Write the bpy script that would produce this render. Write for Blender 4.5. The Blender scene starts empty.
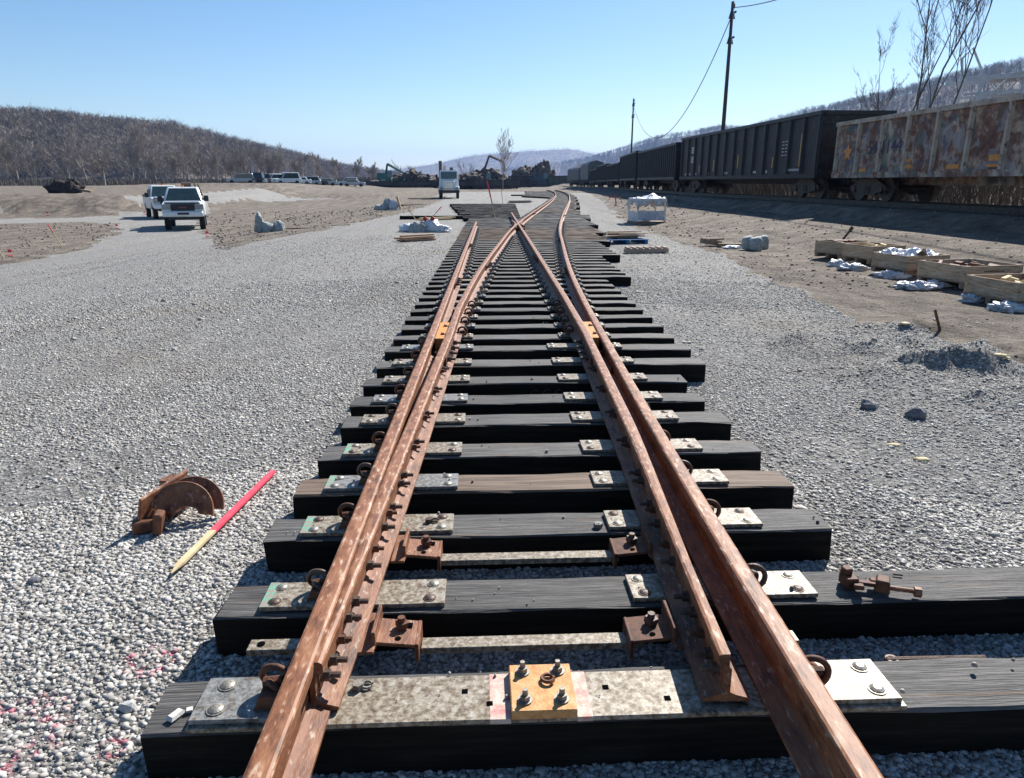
import bpy, math, random
import numpy as np
from mathutils import Vector, Matrix, noise
R = math.radians
random.seed(7); np.random.seed(7)
sc = bpy.context.scene
COL = sc.collection
# ------------------------------------------------------------------ camera, sky, sun, exposure
EYE = 1.79; PITCH = R(16.2); YAW = R(1.55); FPX = 713.0
cd = bpy.data.cameras.new('camera'); cam = bpy.data.objects.new('camera', cd); COL.objects.link(cam)
cam.location = (0, 0, EYE); cam.rotation_euler = (math.pi/2 - PITCH, 0, -YAW)
cd.sensor_fit = 'HORIZONTAL'; cd.sensor_width = 36; cd.lens = FPX/1024*36; cd.clip_start = .05; cd.clip_end = 12000
sc.camera = cam
SUN_AZ = R(33); SUN_EL = R(41)
w = bpy.data.worlds.new('World'); sc.world = w; w.use_nodes = True
nt = w.node_tree; sky = nt.nodes.new('ShaderNodeTexSky'); sky.sky_type = 'NISHITA'; sky.sun_disc = False
sky.sun_elevation = SUN_EL; sky.sun_rotation = SUN_AZ; sky.altitude = 200; sky.air_density = 1.0; sky.dust_density = .3; sky.ozone_density = 1.8
bg = nt.nodes['Background']; hs = nt.nodes.new('ShaderNodeHueSaturation'); hs.inputs['Saturation'].default_value = 1.22; nt.links.new(sky.outputs[0], hs.inputs['Color']); nt.links.new(hs.outputs[0], bg.inputs[0]); bg.inputs[1].default_value = .072
sl = bpy.data.lights.new('sun', 'SUN'); sl.energy = 5.0; sl.angle = R(.5); sl.color = (1, .965, .91)
sun = bpy.data.objects.new('sun', sl); COL.objects.link(sun)
sd = Vector((math.sin(SUN_AZ)*math.cos(SUN_EL), math.cos(SUN_AZ)*math.cos(SUN_EL), math.sin(SUN_EL)))
sun.rotation_euler = sd.to_track_quat('Z', 'Y').to_euler(); sun.location = (20, 30, 40)
sc.view_settings.view_transform = 'Standard'; sc.view_settings.look = 'None'; sc.view_settings.exposure = 0.84; sc.view_settings.gamma = 1
sc.view_settings.use_curve_mapping = False
# ------------------------------------------------------------------ helpers
class MB:
    def __init__(s): s.v = []; s.f = []; s.m = []; s.cur = 0
    def add(s, vs, fs):
        b = len(s.v); s.v += [tuple(p) for p in vs]; s.f += [tuple(b+i for i in f) for f in fs]; s.m += [s.cur]*len(fs)
        return s
    def box(s, c, d, rz=0, rx=0, ry=0, taper=1.0, tapery=None):
        hx, hy, hz = d[0]/2, d[1]/2, d[2]/2; ty = taper if tapery is None else tapery
        M = Matrix.Rotation(rz, 3, 'Z') @ Matrix.Rotation(ry, 3, 'Y') @ Matrix.Rotation(rx, 3, 'X')
        vs = []
        for z in (-hz, hz):
            tx_, ty_ = (taper, ty) if z > 0 else (1, 1)
            for x, y in ((-hx, -hy), (hx, -hy), (hx, hy), (-hx, hy)):
                vs.append(M @ Vector((x*tx_, y*ty_, z)) + Vector(c))
        return s.add(vs, [(3, 2, 1, 0), (4, 5, 6, 7), (0, 1, 5, 4), (1, 2, 6, 5), (2, 3, 7, 6), (3, 0, 4, 7)])
    def tube(s, pts, r, n=6, cap=True):
        pts = [Vector(p) for p in pts]; k = len(pts)
        rs = r if isinstance(r, (list, tuple)) else [r]*k
        vs = []; up = None
        for i, p in enumerate(pts):
            t = (pts[min(i+1, k-1)] - pts[max(i-1, 0)])
            if t.length < 1e-9: t = Vector((0, 0, 1))
            t.normalize()
            if up is None:
                a = Vector((0, 0, 1)) if abs(t.z) < .9 else Vector((1, 0, 0)); up = t.cross(a).normalized()
            up = (up - t*up.dot(t))
            if up.length < 1e-6: up = t.cross(Vector((.3, .5, .8)))
            up.normalize(); w_ = t.cross(up)
            for j in range(n):
                a = 2*math.pi*j/n; vs.append(p + (up*math.cos(a) + w_*math.sin(a))*rs[i])
        fs = []
        for i in range(k-1):
            for j in range(n):
                a = i*n+j; b = i*n+(j+1) % n; fs.append((a, b, b+n, a+n))
        if cap: fs.append(tuple(range(n-1, -1, -1))); fs.append(tuple((k-1)*n+j for j in range(n)))
        return s.add(vs, fs)
    def cyl(s, p, r, h, n=12, axis='z', r2=None):
        d = {'x': (h, 0, 0), 'y': (0, h, 0), 'z': (0, 0, h)}[axis]
        return s.tube([p, Vector(p)+Vector(d)], [r, r if r2 is None else r2], n)
    def dome(s, c, r, h, n=10, rings=3):
        vs = [];fs = []
        for i in range(rings):
            a = math.pi/2*i/rings
            for j in range(n): vs.append((c[0]+r*math.cos(a)*math.cos(2*math.pi*j/n), c[1]+r*math.cos(a)*math.sin(2*math.pi*j/n), c[2]+h*math.sin(a)))
        vs.append((c[0], c[1], c[2]+h))
        for i in range(rings-1):
            for j in range(n): fs.append((i*n+j, i*n+(j+1) % n, (i+1)*n+(j+1) % n, (i+1)*n+j))
        for j in range(n): fs.append(((rings-1)*n+j, (rings-1)*n+(j+1) % n, rings*n))
        fs.append(tuple(range(n-1, -1, -1)))
        return s.add(vs, fs)
    def prism(s, poly, y0, y1, ax='y', sx0=1, sx1=1):
        # poly: list of 2D pts; extruded along ax
        n = len(poly)
        def P(p, t):
            if ax == 'y': return (p[0], t, p[1])
            if ax == 'x': return (t, p[0], p[1])
            return (p[0], p[1], t)
        vs = [P(p, y0) for p in poly]+[P(p, y1) for p in poly]
        fs = [tuple(range(n-1, -1, -1)), tuple(range(n, 2*n))]+[(i, (i+1) % n, n+(i+1) % n, n+i) for i in range(n)]
        return s.add(vs, fs)
    def xf(s, M):
        s.v = [tuple(M @ Vector(p)) for p in s.v]; return s
    def mesh(s, name, mats, smooth=False):
        me = bpy.data.meshes.new(name); me.from_pydata(s.v, [], s.f)
        for m in (mats if isinstance(mats, (list, tuple)) else [mats]): me.materials.append(m)
        if len(me.materials) > 1: me.polygons.foreach_set('material_index', s.m)
        if smooth: me.polygons.foreach_set('use_smooth', [True]*len(me.polygons))
        me.update(); return me
    def build(s, name, mats, parent=None, smooth=False, bevel=0, **kw):
        o = bpy.data.objects.new(name, s.mesh(name, mats, smooth)); COL.objects.link(o)
        if parent: o.parent = parent
        if bevel:
            b = o.modifiers.new('bevel', 'BEVEL'); b.width = bevel; b.segments = 1; b.limit_method = 'ANGLE'; b.angle_limit = R(35)
        if kw: tag(o, **kw)
        return o
def tag(o, label=None, cat=None, group=None, kind=None):
    if label: o['label'] = label
    if cat: o['category'] = cat
    if group: o['group'] = group
    if kind: o['kind'] = kind
    return o
def empty(name, loc=(0, 0, 0), rz=0, label=None, cat=None, group=None):
    o = bpy.data.objects.new(name, None); COL.objects.link(o); o.location = loc; o.rotation_euler = (0, 0, rz)
    o.empty_display_size = .1
    return tag(o, label, cat, group)
def copy_tree(o, parent=None):
    c = o.copy(); COL.objects.link(c); c.parent = parent
    for ch in [q for q in KIDS(o)]: copy_tree(ch, c)
    return c
def KIDS(o): return [q for q in bpy.data.objects if q.parent == o]
def fromarr(name, v, quads, mats, attr=None):
    me = bpy.data.meshes.new(name); nv = len(v); nf = len(quads); k = quads.shape[1]
    me.vertices.add(nv); me.vertices.foreach_set('co', v.astype(np.float32).ravel())
    me.loops.add(nf*k); me.loops.foreach_set('vertex_index', quads.astype(np.int32).ravel())
    me.polygons.add(nf); me.polygons.foreach_set('loop_start', np.arange(0, nf*k, k, dtype=np.int32))
    if attr is not None:
        for an, av in attr.items():
            a = me.attributes.new(an, 'FLOAT', 'POINT'); a.data.foreach_set('value', av.astype(np.float32))
    me.update(calc_edges=True)
    for m in (mats if isinstance(mats, (list, tuple)) else [mats]): me.materials.append(m)
    o = bpy.data.objects.new(name, me); COL.objects.link(o); return o
# ---- value noise in numpy
_T = np.random.RandomState(3).rand(256, 256)
def vn(x, y):
    xi = np.floor(x).astype(int); yi = np.floor(y).astype(int); fx = x-xi; fy = y-yi
    fx = fx*fx*(3-2*fx); fy = fy*fy*(3-2*fy)
    a = _T[xi % 256, yi % 256]; b = _T[(xi+1) % 256, yi % 256]; c = _T[xi % 256, (yi+1) % 256]; d = _T[(xi+1) % 256, (yi+1) % 256]
    return (a*(1-fx)+b*fx)*(1-fy)+(c*(1-fx)+d*fx)*fy
def fbm(x, y, o=4):
    s = 0; a = .5
    for i in range(o): s = s+a*(vn(x*2**i+i*17.3, y*2**i+i*5.1)-.5); a *= .5
    return s
def ss(x, a, b):
    t = np.clip((x-a)/(b-a), 0, 1); return t*t*(3-2*t)
# ---- camera rays
def ray(px, py):
    dx = (px-512)/FPX; dy = (389-py)/FPX
    d = Vector((dx, math.cos(PITCH)+dy*math.sin(PITCH), -math.sin(PITCH)+dy*math.cos(PITCH)))
    return Matrix.Rotation(-YAW, 3, 'Z') @ d
MOUNDS = []; MC = [6.5, 9.0]
def T(X, Y):
    X = np.asarray(X, float); Y = np.asarray(Y, float)
    z = -.65*ss(-X, 4, 16)*(1-ss(Y, 62, 120))
    r = .62*ss(X, 4.8, 11.0)+.26*ss(X, 11.2, 12.0)
    tr = TX(Y); r = .55*ss(X, tr-7.6, tr-3.1)+.38*ss(X, tr-3.0, tr-1.75)-.9*0
    z = z+np.where(X > 0, r, 0)*(1-.45*ss(Y, 45, 110))*(1-ss(Y, 190, 215))
    # bank behind the train
    z = z+.9*ss(X, tr+3, tr+6)*(1-ss(Y, 190, 215))
    # berm on the left beyond the road
    by = 58+3*np.sin(X*.05); wv = ss(-X, 25, 31)
    z = z+wv*(1.35*ss(Y, by, by+5.5)+.7*fbm(X*.5, Y*.3)*ss(Y, by-1, by+2)*(1-ss(Y, by+8, by+20)))*(1-.6*ss(Y, 100, 160))
    # low bank along the back of the dirt field
    z = z+.4*ss(Y, 92-.25*X, 93.5-.25*X)*ss(-X, 10, 16)*(1-ss(-X, 70, 90))*(1-wv*ss(-X, 40, 60))
    z = z+.05*fbm(X*.3, Y*.3)*ss(np.hypot(X, Y), 4, 12)+.22*fbm(X*.8+9, Y*.8)*ss(X, 4.6, 5.6)*(1-ss(X, 6.5, 8))*(Y < 60)
    mm = (np.abs(X-MC[0]) < 7) & (np.abs(Y-MC[1]) < 7)
    if not mm.any(): return z
    if X.ndim:
        z = np.array(np.broadcast_to(z, X.shape)); Yb = np.broadcast_to(Y, X.shape); z[mm] += mounds(X[mm], Yb[mm]); return z
    return z+mounds(X, Y)
def mounds(X, Y):
    z = 0
    for (mx, my, ax, ay, h) in MOUNDS:
        q = ((X-mx)/ax)**2+((Y-my)/ay)**2
        if q.min() > 9: continue
        z = z+h*np.exp(-q)*np.clip(1+1.5*fbm(X*2.6, Y*2.6), .3, 1.6)
    return z
_ty = np.array([-60, 18, 28.5, 47, 66, 82, 99, 116, 132, 150, 175, 205, 240.]); _tx = np.array([17.6, 14.85, 14.35, 13.6, 14.3, 15.6, 16.8, 17.9, 18.9, 19.2, 17.5, 10, -6.])
def TX(Y): return np.interp(Y, _ty, _tx)
def at(px, py, dz=0):
    """point of the ground seen at a pixel, used only to find where things stand"""
    d = ray(px, py); t = .5; o = Vector((0, 0, EYE))
    while t < 4000:
        p = o+d*t
        if p.z < float(T(p.x, p.y))+dz: break
        t += .02+.002*t
    return Vector((p.x, p.y, float(T(p.x, p.y))))
def dep(px, py, z):
    return Vector((0, 0, EYE))+ray(px, py)*z
def col_at(px, z):
    """x, y of the column px at depth z"""
    d = ray(px, 182); return Vector((d.x*z/.96, d.y*z/.96, 0)) if False else Vector((0, 0, 0))+Vector((d.x, d.y, 0))*z
def gp(px, z):
    p = col_at(px, z); return Vector((p.x, p.y, float(T(p.x, p.y))))
# ------------------------------------------------------------------ materials
def newmat(name):
    m = bpy.data.materials.new(name); m.use_nodes = True; n = m.node_tree.nodes; l = m.node_tree.links
    return m, n, l, n['Principled BSDF']
def ramp(n, pts):
    r = n.new('ShaderNodeValToRGB'); e = r.color_ramp.elements
    e[0].position = pts[0][0]; e[0].color = (*pts[0][1], 1); e[1].position = pts[-1][0]; e[1].color = (*pts[-1][1], 1)
    for p, c in pts[1:-1]: q = e.new(p); q.color = (*c, 1)
    return r
def mat(name, cols, scale=8, rough=.8, metal=0, stretch=(1, 1, 1), detail=6, bump=.2, bscale=None, bdist=.01, emit=None, speck=None, rnd=0, spec=.4, coords='Object'):
    m, n, l, b = newmat(name)
    tc = n.new('ShaderNodeTexCoord'); mp = n.new('ShaderNodeMapping'); mp.inputs['Scale'].default_value = stretch
    l.new(tc.outputs[coords], mp.inputs[0])
    oi = n.new('ShaderNodeObjectInfo')
    if rnd:
        ad = n.new('ShaderNodeVectorMath'); ad.operation = 'ADD'; ml = n.new('ShaderNodeMath'); ml.operation = 'MULTIPLY'; ml.inputs[1].default_value = 37
        l.new(oi.outputs['Random'], ml.inputs[0]); l.new(mp.outputs[0], ad.inputs[0]); l.new(ml.outputs[0], ad.inputs[1]); vec = ad.outputs[0]
    else: vec = mp.outputs[0]
    t = n.new('ShaderNodeTexNoise'); t.inputs['Scale'].default_value = scale; t.inputs['Detail'].default_value = detail; t.inputs['Roughness'].default_value = .65
    l.new(vec, t.inputs[0])
    if isinstance(cols[0], (int, float)): cols = [cols]
    if len(cols) == 1:
        c = cols[0]; cols = [tuple(x*.8 for x in c), c, tuple(min(1, x*1.15) for x in c)]
    k = len(cols); r = ramp(n, [(.32+.36*i/(k-1), c) for i, c in enumerate(cols)]); l.new(t.outputs[0], r.inputs[0]); out = r.outputs[0]
    if speck:
        sc_, c2, lo, hi = speck
        t2 = n.new('ShaderNodeTexNoise'); t2.inputs['Scale'].default_value = sc_; t2.inputs['Detail'].default_value = 4; l.new(vec, t2.inputs[0])
        mr = n.new('ShaderNodeMapRange'); mr.inputs[1].default_value = lo; mr.inputs[2].default_value = hi; l.new(t2.outputs[0], mr.inputs[0])
        mx = n.new('ShaderNodeMix'); mx.data_type = 'RGBA'; l.new(mr.outputs[0], mx.inputs[0]); l.new(out, mx.inputs[6]); mx.inputs[7].default_value = (*c2, 1); out = mx.outputs[2]
    if rnd:
        hv = n.new('ShaderNodeHueSaturation'); mr = n.new('ShaderNodeMapRange'); mr.inputs[3].default_value = 1-rnd; mr.inputs[4].default_value = 1+rnd
        l.new(oi.outputs['Random'], mr.inputs[0]); l.new(mr.outputs[0], hv.inputs['Value']); l.new(out, hv.inputs['Color']); out = hv.outputs[0]
    l.new(out, b.inputs['Base Color']); b.inputs['Roughness'].default_value = rough; b.inputs['Metallic'].default_value = metal
    b.inputs['Specular IOR Level'].default_value = spec
    if bump:
        t3 = n.new('ShaderNodeTexNoise'); t3.inputs['Scale'].default_value = bscale or scale*4; t3.inputs['Detail'].default_value = 5; l.new(vec, t3.inputs[0])
        bp = n.new('ShaderNodeBump'); bp.inputs['Strength'].default_value = bump; bp.inputs['Distance'].default_value = bdist; l.new(t3.outputs[0], bp.inputs['Height']); l.new(bp.outputs[0], b.inputs['Normal'])
    return m
RUST = mat('rust', [(.045, .016, .008), (.150, .054, .022), (.215, .083, .036), (.28, .135, .068)], 18, .6, bump=.6, bscale=110, bdist=.004, speck=(70, (.38, .27, .20), .6, .72), stretch=(1, .3, 1), detail=9)
RUSTD = mat('dark rust', [(.035, .016, .010), (.115, .043, .02), (.19, .075, .034)], 18, .7, bump=.4, bscale=120, bdist=.003)
RUSTTOP = mat('rolled rail top', [(.08, .03, .013), (.20, .075, .03), (.28, .118, .052), (.38, .205, .115)], 30, .56, bump=.5, bscale=90, bdist=.003, speck=(60, (.50, .36, .26), .58, .7), stretch=(1, .3, 1), detail=9)
STEEL = mat('weathered plate steel', [(.055, .035, .02), (.17, .13, .085), (.30, .26, .20), (.42, .395, .34)], 48, .5, metal=.1, bump=.3, bscale=60, bdist=.003, speck=(42, (.11, .075, .05), .58, .7))
STEELG = mat('grey plate steel', [(.07, .06, .048), (.20, .195, .18), (.34, .34, .325)], 48, .45, metal=.15, bump=.3, bscale=60, bdist=.003, speck=(30, (.14, .09, .06), .6, .7))
ZINC = mat('zinc bolt', [(.13, .10, .07), (.26, .24, .20), (.36, .35, .32)], 50, .5, metal=.5, bump=.1)
DARKST = mat('dark oxide steel', [(.025, .02, .018), (.09, .06, .045), (.15, .09, .06)], 60, .5, metal=.2, bump=.2)
GREENP = mat('mint green paint mark', [(.08, .30, .19), (.17, .40, .28)], 60, .6, bump=.1, speck=(38, (.26, .235, .19), .47, .53))
ORANGEP = mat('orange painted steel', [(.42, .15, .03), (.58, .24, .045), (.62, .31, .08)], 30, .6, bump=.2, speck=(60, (.35, .16, .07), .6, .7))
YELBLK = mat('yellow primed plate', [(.42, .17, .05), (.55, .27, .09), (.60, .37, .17)], 25, .6, bump=.2, speck=(70, (.45, .2, .1), .6, .72))
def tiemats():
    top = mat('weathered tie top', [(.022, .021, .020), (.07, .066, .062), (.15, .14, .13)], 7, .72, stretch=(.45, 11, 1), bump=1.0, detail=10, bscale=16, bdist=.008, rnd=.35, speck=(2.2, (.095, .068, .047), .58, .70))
    side = mat('creosoted tie side with painted shade', [(.003, .003, .003), (.008, .007, .006), (.018, .015, .012)], 6, .85, spec=.15, stretch=(.4, 3, 6), bump=.5, bscale=20, bdist=.005, rnd=.25)  # creosote black pushed darker; shade of the tie fronts is in the colour
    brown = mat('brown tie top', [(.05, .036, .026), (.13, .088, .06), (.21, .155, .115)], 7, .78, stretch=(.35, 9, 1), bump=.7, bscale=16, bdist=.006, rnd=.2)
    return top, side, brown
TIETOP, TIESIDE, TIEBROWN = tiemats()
WOOD = mat('pale crate wood', [(.25, .165, .10), (.43, .32, .21), (.52, .42, .30)], 5, .8, stretch=(1, 1, 9), bump=.2, speck=(9, (.22, .13, .08), .58, .7))
WOODD = mat('weathered lumber', [(.13, .085, .055), (.26, .18, .12), (.38, .29, .2)], 6, .8, stretch=(1, 8, 3), bump=.3)
HOLE_SHADE = mat('painted hole shade', [(.003, .003, .003), (.005, .005, .005)], 5, 1.0, bump=0, spec=0)  # flat black for raised patches, painting the shade inside a hole
LATH = mat('fresh lath wood', [(.5, .38, .2), (.64, .52, .31)], 8, .8, bump=.15)
PINK = mat('fluorescent pink paint', [(.75, .05, .09), (.85, .10, .14)], 20, .6, bump=.1)
REDP = mat('dark red cap', [(.28, .012, .02), (.4, .02, .03)], 20, .5, bump=.1)
PLAST = mat('white plastic sheet', [(.40, .44, .50), (.58, .60, .63), (.72, .72, .72)], 6, .35, bump=.9, bscale=9, bdist=.08)
BAG = mat('grey woven bag', [(.22, .235, .225), (.32, .34, .325), (.40, .42, .40)], 12, .8, bump=.4)
BLUEP = mat('blue pallet paint', [(.015, .09, .22), (.03, .16, .36)], 12, .7, bump=.2)
WHITE = mat('white vehicle paint', [(.66, .70, .69), (.74, .77, .76)], 3, .25, bump=0, spec=.6)
SILVER = mat('silver vehicle paint', [(.33, .36, .38), (.42, .44, .46)], 3, .3, metal=.3, bump=0)
BLACKP = mat('black plastic trim', [(.012, .012, .014), (.025, .025, .028)], 20, .5, bump=0)
NAVY = mat('dark vehicle paint', [(.02, .03, .045), (.03, .045, .065)], 3, .3, bump=0)
GLASS = mat('tinted car glass', [(.018, .035, .035), (.035, .06, .06)], 3, .08, bump=0, spec=.9)
CHROME = mat('chrome', [(.45, .45, .46), (.6, .6, .6)], 3, .25, metal=.8, bump=0)
TYRE = mat('tyre rubber', [(.012, .012, .012), (.03, .03, .03)], 20, .8, bump=.1)
LAMPG = mat('headlight lens', [(.16, .17, .17), (.38, .40, .40)], 30, .15, bump=0)
AMBER = mat('amber lens', [(.75, .16, .04), (.85, .22, .05)], 20, .3, bump=0)
DKCAR = mat('black gondola paint', [(.004, .004, .006), (.008, .0085, .011), (.02, .018, .017)], 1.2, .55, bump=.3, bscale=3, bdist=.02, speck=(5, (.07, .045, .035), .6, .78), rnd=.3)
DKRIB = mat('black gondola ribs', [(.010, .011, .014), (.022, .022, .026)], 3, .5, bump=.1)
CREAMR = mat('faded cream ribs', [(.24, .19, .145), (.42, .36, .285), (.50, .44, .36)], 3, .7, bump=.2, speck=(6, (.12, .06, .04), .55, .7))
STENCIL = mat('white stencil paint', [(.45, .45, .45), (.6, .6, .6)], 30, .7, bump=0)
YSTRIPE = mat('yellow reflective strip', [(.6, .32, .03), (.75, .42, .05)], 20, .5, bump=0)
WHEELM = mat('cast wheel steel', [(.025, .02, .018), (.06, .045, .035), (.10, .08, .06)], 9, .6, bump=.2)
POLEM = mat('dark wood pole', [(.05, .045, .045), (.09, .08, .08)], 6, .85, stretch=(3, 3, .5), bump=.2)
WIRE = mat('wire', [(.03, .03, .035), (.04, .04, .045)], 6, .6, bump=0)
BARK = mat('bare tree bark', [(.055, .045, .04), (.12, .10, .085), (.17, .145, .125)], 3, .9, bump=.2, rnd=.2)
BARKL = mat('pale winter twigs', [(.20, .165, .135), (.32, .27, .225), (.40, .35, .30)], .4, .9, bump=0, rnd=.2)
BARKH = mat('hillside winter trees', [(.13, .104, .08), (.25, .205, .16), (.36, .305, .245)], .03, .9, bump=0)
CRANEG = mat('green machine paint', [(.02, .10, .075), (.03, .16, .12)], 4, .5, bump=.1)
SCRAP = mat('brown scrap', [(.035, .028, .022), (.10, .075, .055), (.20, .15, .11)], 1.1, .85, bump=.8, bscale=2.5, bdist=.4)
SHEDM = mat('pale structural steel', [(.42, .44, .46), (.55, .57, .6)], 3, .5, bump=.1)
STONE_D = mat('dark lump stone', [(.09, .09, .10), (.2, .2, .21)], 14, .9, bump=.3)
BRUSHM = mat('dry brush', [(.06, .05, .04), (.12, .10, .08), (.17, .145, .115)], .8, .9, bump=0)
def graffiti_mat():
    m, n, l, b = newmat('graffitied rusty boxcar side')
    tc = n.new('ShaderNodeTexCoord')
    base = n.new('ShaderNodeTexNoise'); base.inputs['Scale'].default_value = 1.1; base.inputs['Detail'].default_value = 8; base.inputs['Roughness'].default_value = .75
    l.new(tc.outputs['Object'], base.inputs[0])
    r = ramp(n, [(.36, (.12, .045, .022)), (.46, (.20, .10, .06)), (.53, (.36, .27, .20)), (.64, (.48, .42, .34))]); l.new(base.outputs[0], r.inputs[0])
    out = r.outputs[0]
    for i, (sc_, colr, lo, hi, off) in enumerate([(1.1, (.085, .03, .025), .54, .60, 3), (.7, (.25, .24, .24), .57, .61, 9), (.6, (.07, .11, .09), .56, .62, 21), (.9, (.06, .075, .12), .62, .65, 33), (1.4, (.32, .29, .27), .64, .67, 47)]):
        mp = n.new('ShaderNodeMapping'); mp.inputs['Location'].default_value = (off, off*.7, off*.3); mp.inputs['Scale'].default_value = (1, 1, .8); l.new(tc.outputs['Object'], mp.inputs[0])
        t = n.new('ShaderNodeTexNoise'); t.inputs['Scale'].default_value = sc_; t.inputs['Detail'].default_value = 1.5; t.inputs['Distortion'].default_value = 3.2; l.new(mp.outputs[0], t.inputs[0])
        mr = n.new('ShaderNodeMapRange'); mr.inputs[1].default_value = lo; mr.inputs[2].default_value = hi; mr.inputs[4].default_value = .65; l.new(t.outputs[0], mr.inputs[0])
        mx = n.new('ShaderNodeMix'); mx.data_type = 'RGBA'; l.new(mr.outputs[0], mx.inputs[0]); l.new(out, mx.inputs[6]); mx.inputs[7].default_value = (*colr, 1); out = mx.outputs[2]
    l.new(out, b.inputs['Base Color']); b.inputs['Roughness'].default_value = .7
    return m
GRAF = graffiti_mat()
def ground_mat(stone=False):
    m, n, l, b = newmat('gravel stones' if stone else 'gravel and dirt ground')
    geo = n.new('ShaderNodeNewGeometry'); P = geo.outputs['Position']
    def nz(s, d=5, vec=P, ds=0, ro=.6):
        t = n.new('ShaderNodeTexNoise'); t.inputs['Scale'].default_value = s; t.inputs['Detail'].default_value = d; t.inputs['Distortion'].default_value = ds; t.inputs['Roughness'].default_value = ro; l.new(vec, t.inputs[0]); return t.outputs[0]
    def mr(x, a, c, o0=0, o1=1):
        q = n.new('ShaderNodeMapRange'); q.inputs[1].default_value = a; q.inputs[2].default_value = c; q.inputs[3].default_value = o0; q.inputs[4].default_value = o1; l.new(x, q.inputs[0]); return q.outputs[0]
    def mix(f, a, c, bt='MIX'):
        q = n.new('ShaderNodeMix'); q.data_type = 'RGBA'; q.blend_type = bt
        if isinstance(f, float): q.inputs[0].default_value = f
        else: l.new(f, q.inputs[0])
        for i, x in ((6, a), (7, c)):
            if isinstance(x, tuple): q.inputs[i].default_value = (*x, 1)
            else: l.new(x, q.inputs[i])
        return q.outputs[2]
    def mth(op, a, c):
        q = n.new('ShaderNodeMath'); q.operation = op
        for i, x in ((0, a), (1, c)):
            if isinstance(x, (int, float)): q.inputs[i].default_value = x
            else: l.new(x, q.inputs[i])
        return q.outputs[0]
    at_ = n.new('ShaderNodeAttribute'); at_.attribute_name = 'dirt'; dirt = at_.outputs['Fac']
    if stone:
        sh = n.new('ShaderNodeAttribute'); sh.attribute_name = 'shade'
        g = ramp(n, [(0, (.15, .139, .124)), (.25, (.35, .33, .298)), (.7, (.50, .476, .435)), (.93, (.62, .595, .545)), (1, (.74, .715, .66))]); l.new(sh.outputs['Fac'], g.inputs[0]); grav = g.outputs[0]
        grav = mix(.35, grav, ramp_out(n, l, nz(60, 3), [(.3, (.6, .6, .6)), (.7, (1, 1, 1))]), 'MULTIPLY')
    else:
        vo = n.new('ShaderNodeTexVoronoi'); vo.inputs['Scale'].default_value = 42; l.new(P, vo.inputs[0])
        sx = n.new('ShaderNodeSeparateColor'); l.new(vo.outputs['Color'], sx.inputs[0])
        g = ramp(n, [(0, (.20, .190, .174)), (.35, (.32, .305, .28)), (.75, (.455, .435, .40)), (1, (.60, .575, .53))]); l.new(sx.outputs[0], g.inputs[0]); grav = g.outputs[0]
        grav = mix(mr(vo.outputs['Distance'], .35, .75, 0, .8), grav, (.14, .135, .128))
    # broad variation: wheel lanes, sandy patches
    big = nz(.35, 5)
    grav = mix(mr(big, .54, .70, 0, .45), grav, (.30, .255, .195))
    vo3 = nz(1.6, 5); grav = mix(mr(vo3, .3, .7, .2, 0), grav, (.13, .13, .135))
    dn = nz(1.4, 8, ro=.7); dr = ramp(n, [(.3, (.07, .056, .043)), (.48, (.165, .134, .103)), (.6, (.245, .204, .160)), (.75, (.34, .295, .24))]); l.new(dn, dr.inputs[0])
    dcol = dr.outputs[0]
    dcol = mix(mr(nz(22, 4), .60, .68), dcol, (.36, .34, .31))
    dcol = mix(mr(nz(14, 4), .36, .30, 0, 1), dcol, (.06, .05, .042))
    mpg = n.new('ShaderNodeMapping'); mpg.inputs['Rotation'].default_value = (0, 0, .12); mpg.inputs['Scale'].default_value = (1.7, .10, 1); l.new(P, mpg.inputs[0])
    dcol = mix(.75, dcol, ramp_out(n, l, nz(1.0, 5, mpg.outputs[0]), [(.35, (.55, .54, .53)), (.5, (.9, .9, .9)), (.65, (1, 1, 1))]), 'MULTIPLY')
    grav = mix(.6, grav, ramp_out(n, l, nz(.8, 4, mpg.outputs[0]), [(.36, (.80, .79, .78)), (.54, (1, 1, 1))]), 'MULTIPLY')
    edge = mth('ADD', dirt, mth('MULTIPLY', mth('SUBTRACT', nz(2.2, 7), .5), .9))
    colr = mix(mr(edge, .42, .6), grav, dcol)
    # pink survey paint sprayed on the stones near the first tie
    q0 = at(8, 738); q1 = at(150, 662); q2 = at(112, 752)
    for (px, py, r0, s) in ((q0.x, q0.y, .19, 26), (q1.x, q1.y, .10, 30), (q2.x, q2.y, .05, 34)):
        vm = n.new('ShaderNodeVectorMath'); vm.operation = 'DISTANCE'; l.new(P, vm.inputs[0]); vm.inputs[1].default_value = (px, py, 0)
        rg = mth('ABSOLUTE', mth('SUBTRACT', vm.outputs['Value'], r0*.75), 0)
        k = mth('MULTIPLY', mr(rg, r0*.45, 0), mr(nz(s, 3), .50, .66, 0, .8)); colr = mix(k, colr, (.72, .14, .22))
    l.new(colr, b.inputs['Base Color']); b.inputs['Roughness'].default_value = .9; b.inputs['Specular IOR Level'].default_value = .25
    if not stone:
        vh = n.new('ShaderNodeTexVoronoi'); vh.inputs['Scale'].default_value = 38; l.new(P, vh.inputs[0])
        hgt = mth('MULTIPLY', mth('SUBTRACT', 1, vh.outputs['Distance']), mr(edge, .42, .6, 1, .35))
        vh2 = n.new('ShaderNodeTexVoronoi'); vh2.inputs['Scale'].default_value = 13; l.new(P, vh2.inputs[0])
        hgt = mth('ADD', mth('MULTIPLY', hgt, .016), mth('MULTIPLY', mth('SUBTRACT', 1, vh2.outputs['Distance']), .018))
        hgt = mth('ADD', hgt, mth('MULTIPLY', nz(4.5, 8, ro=.75), .12))
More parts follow.
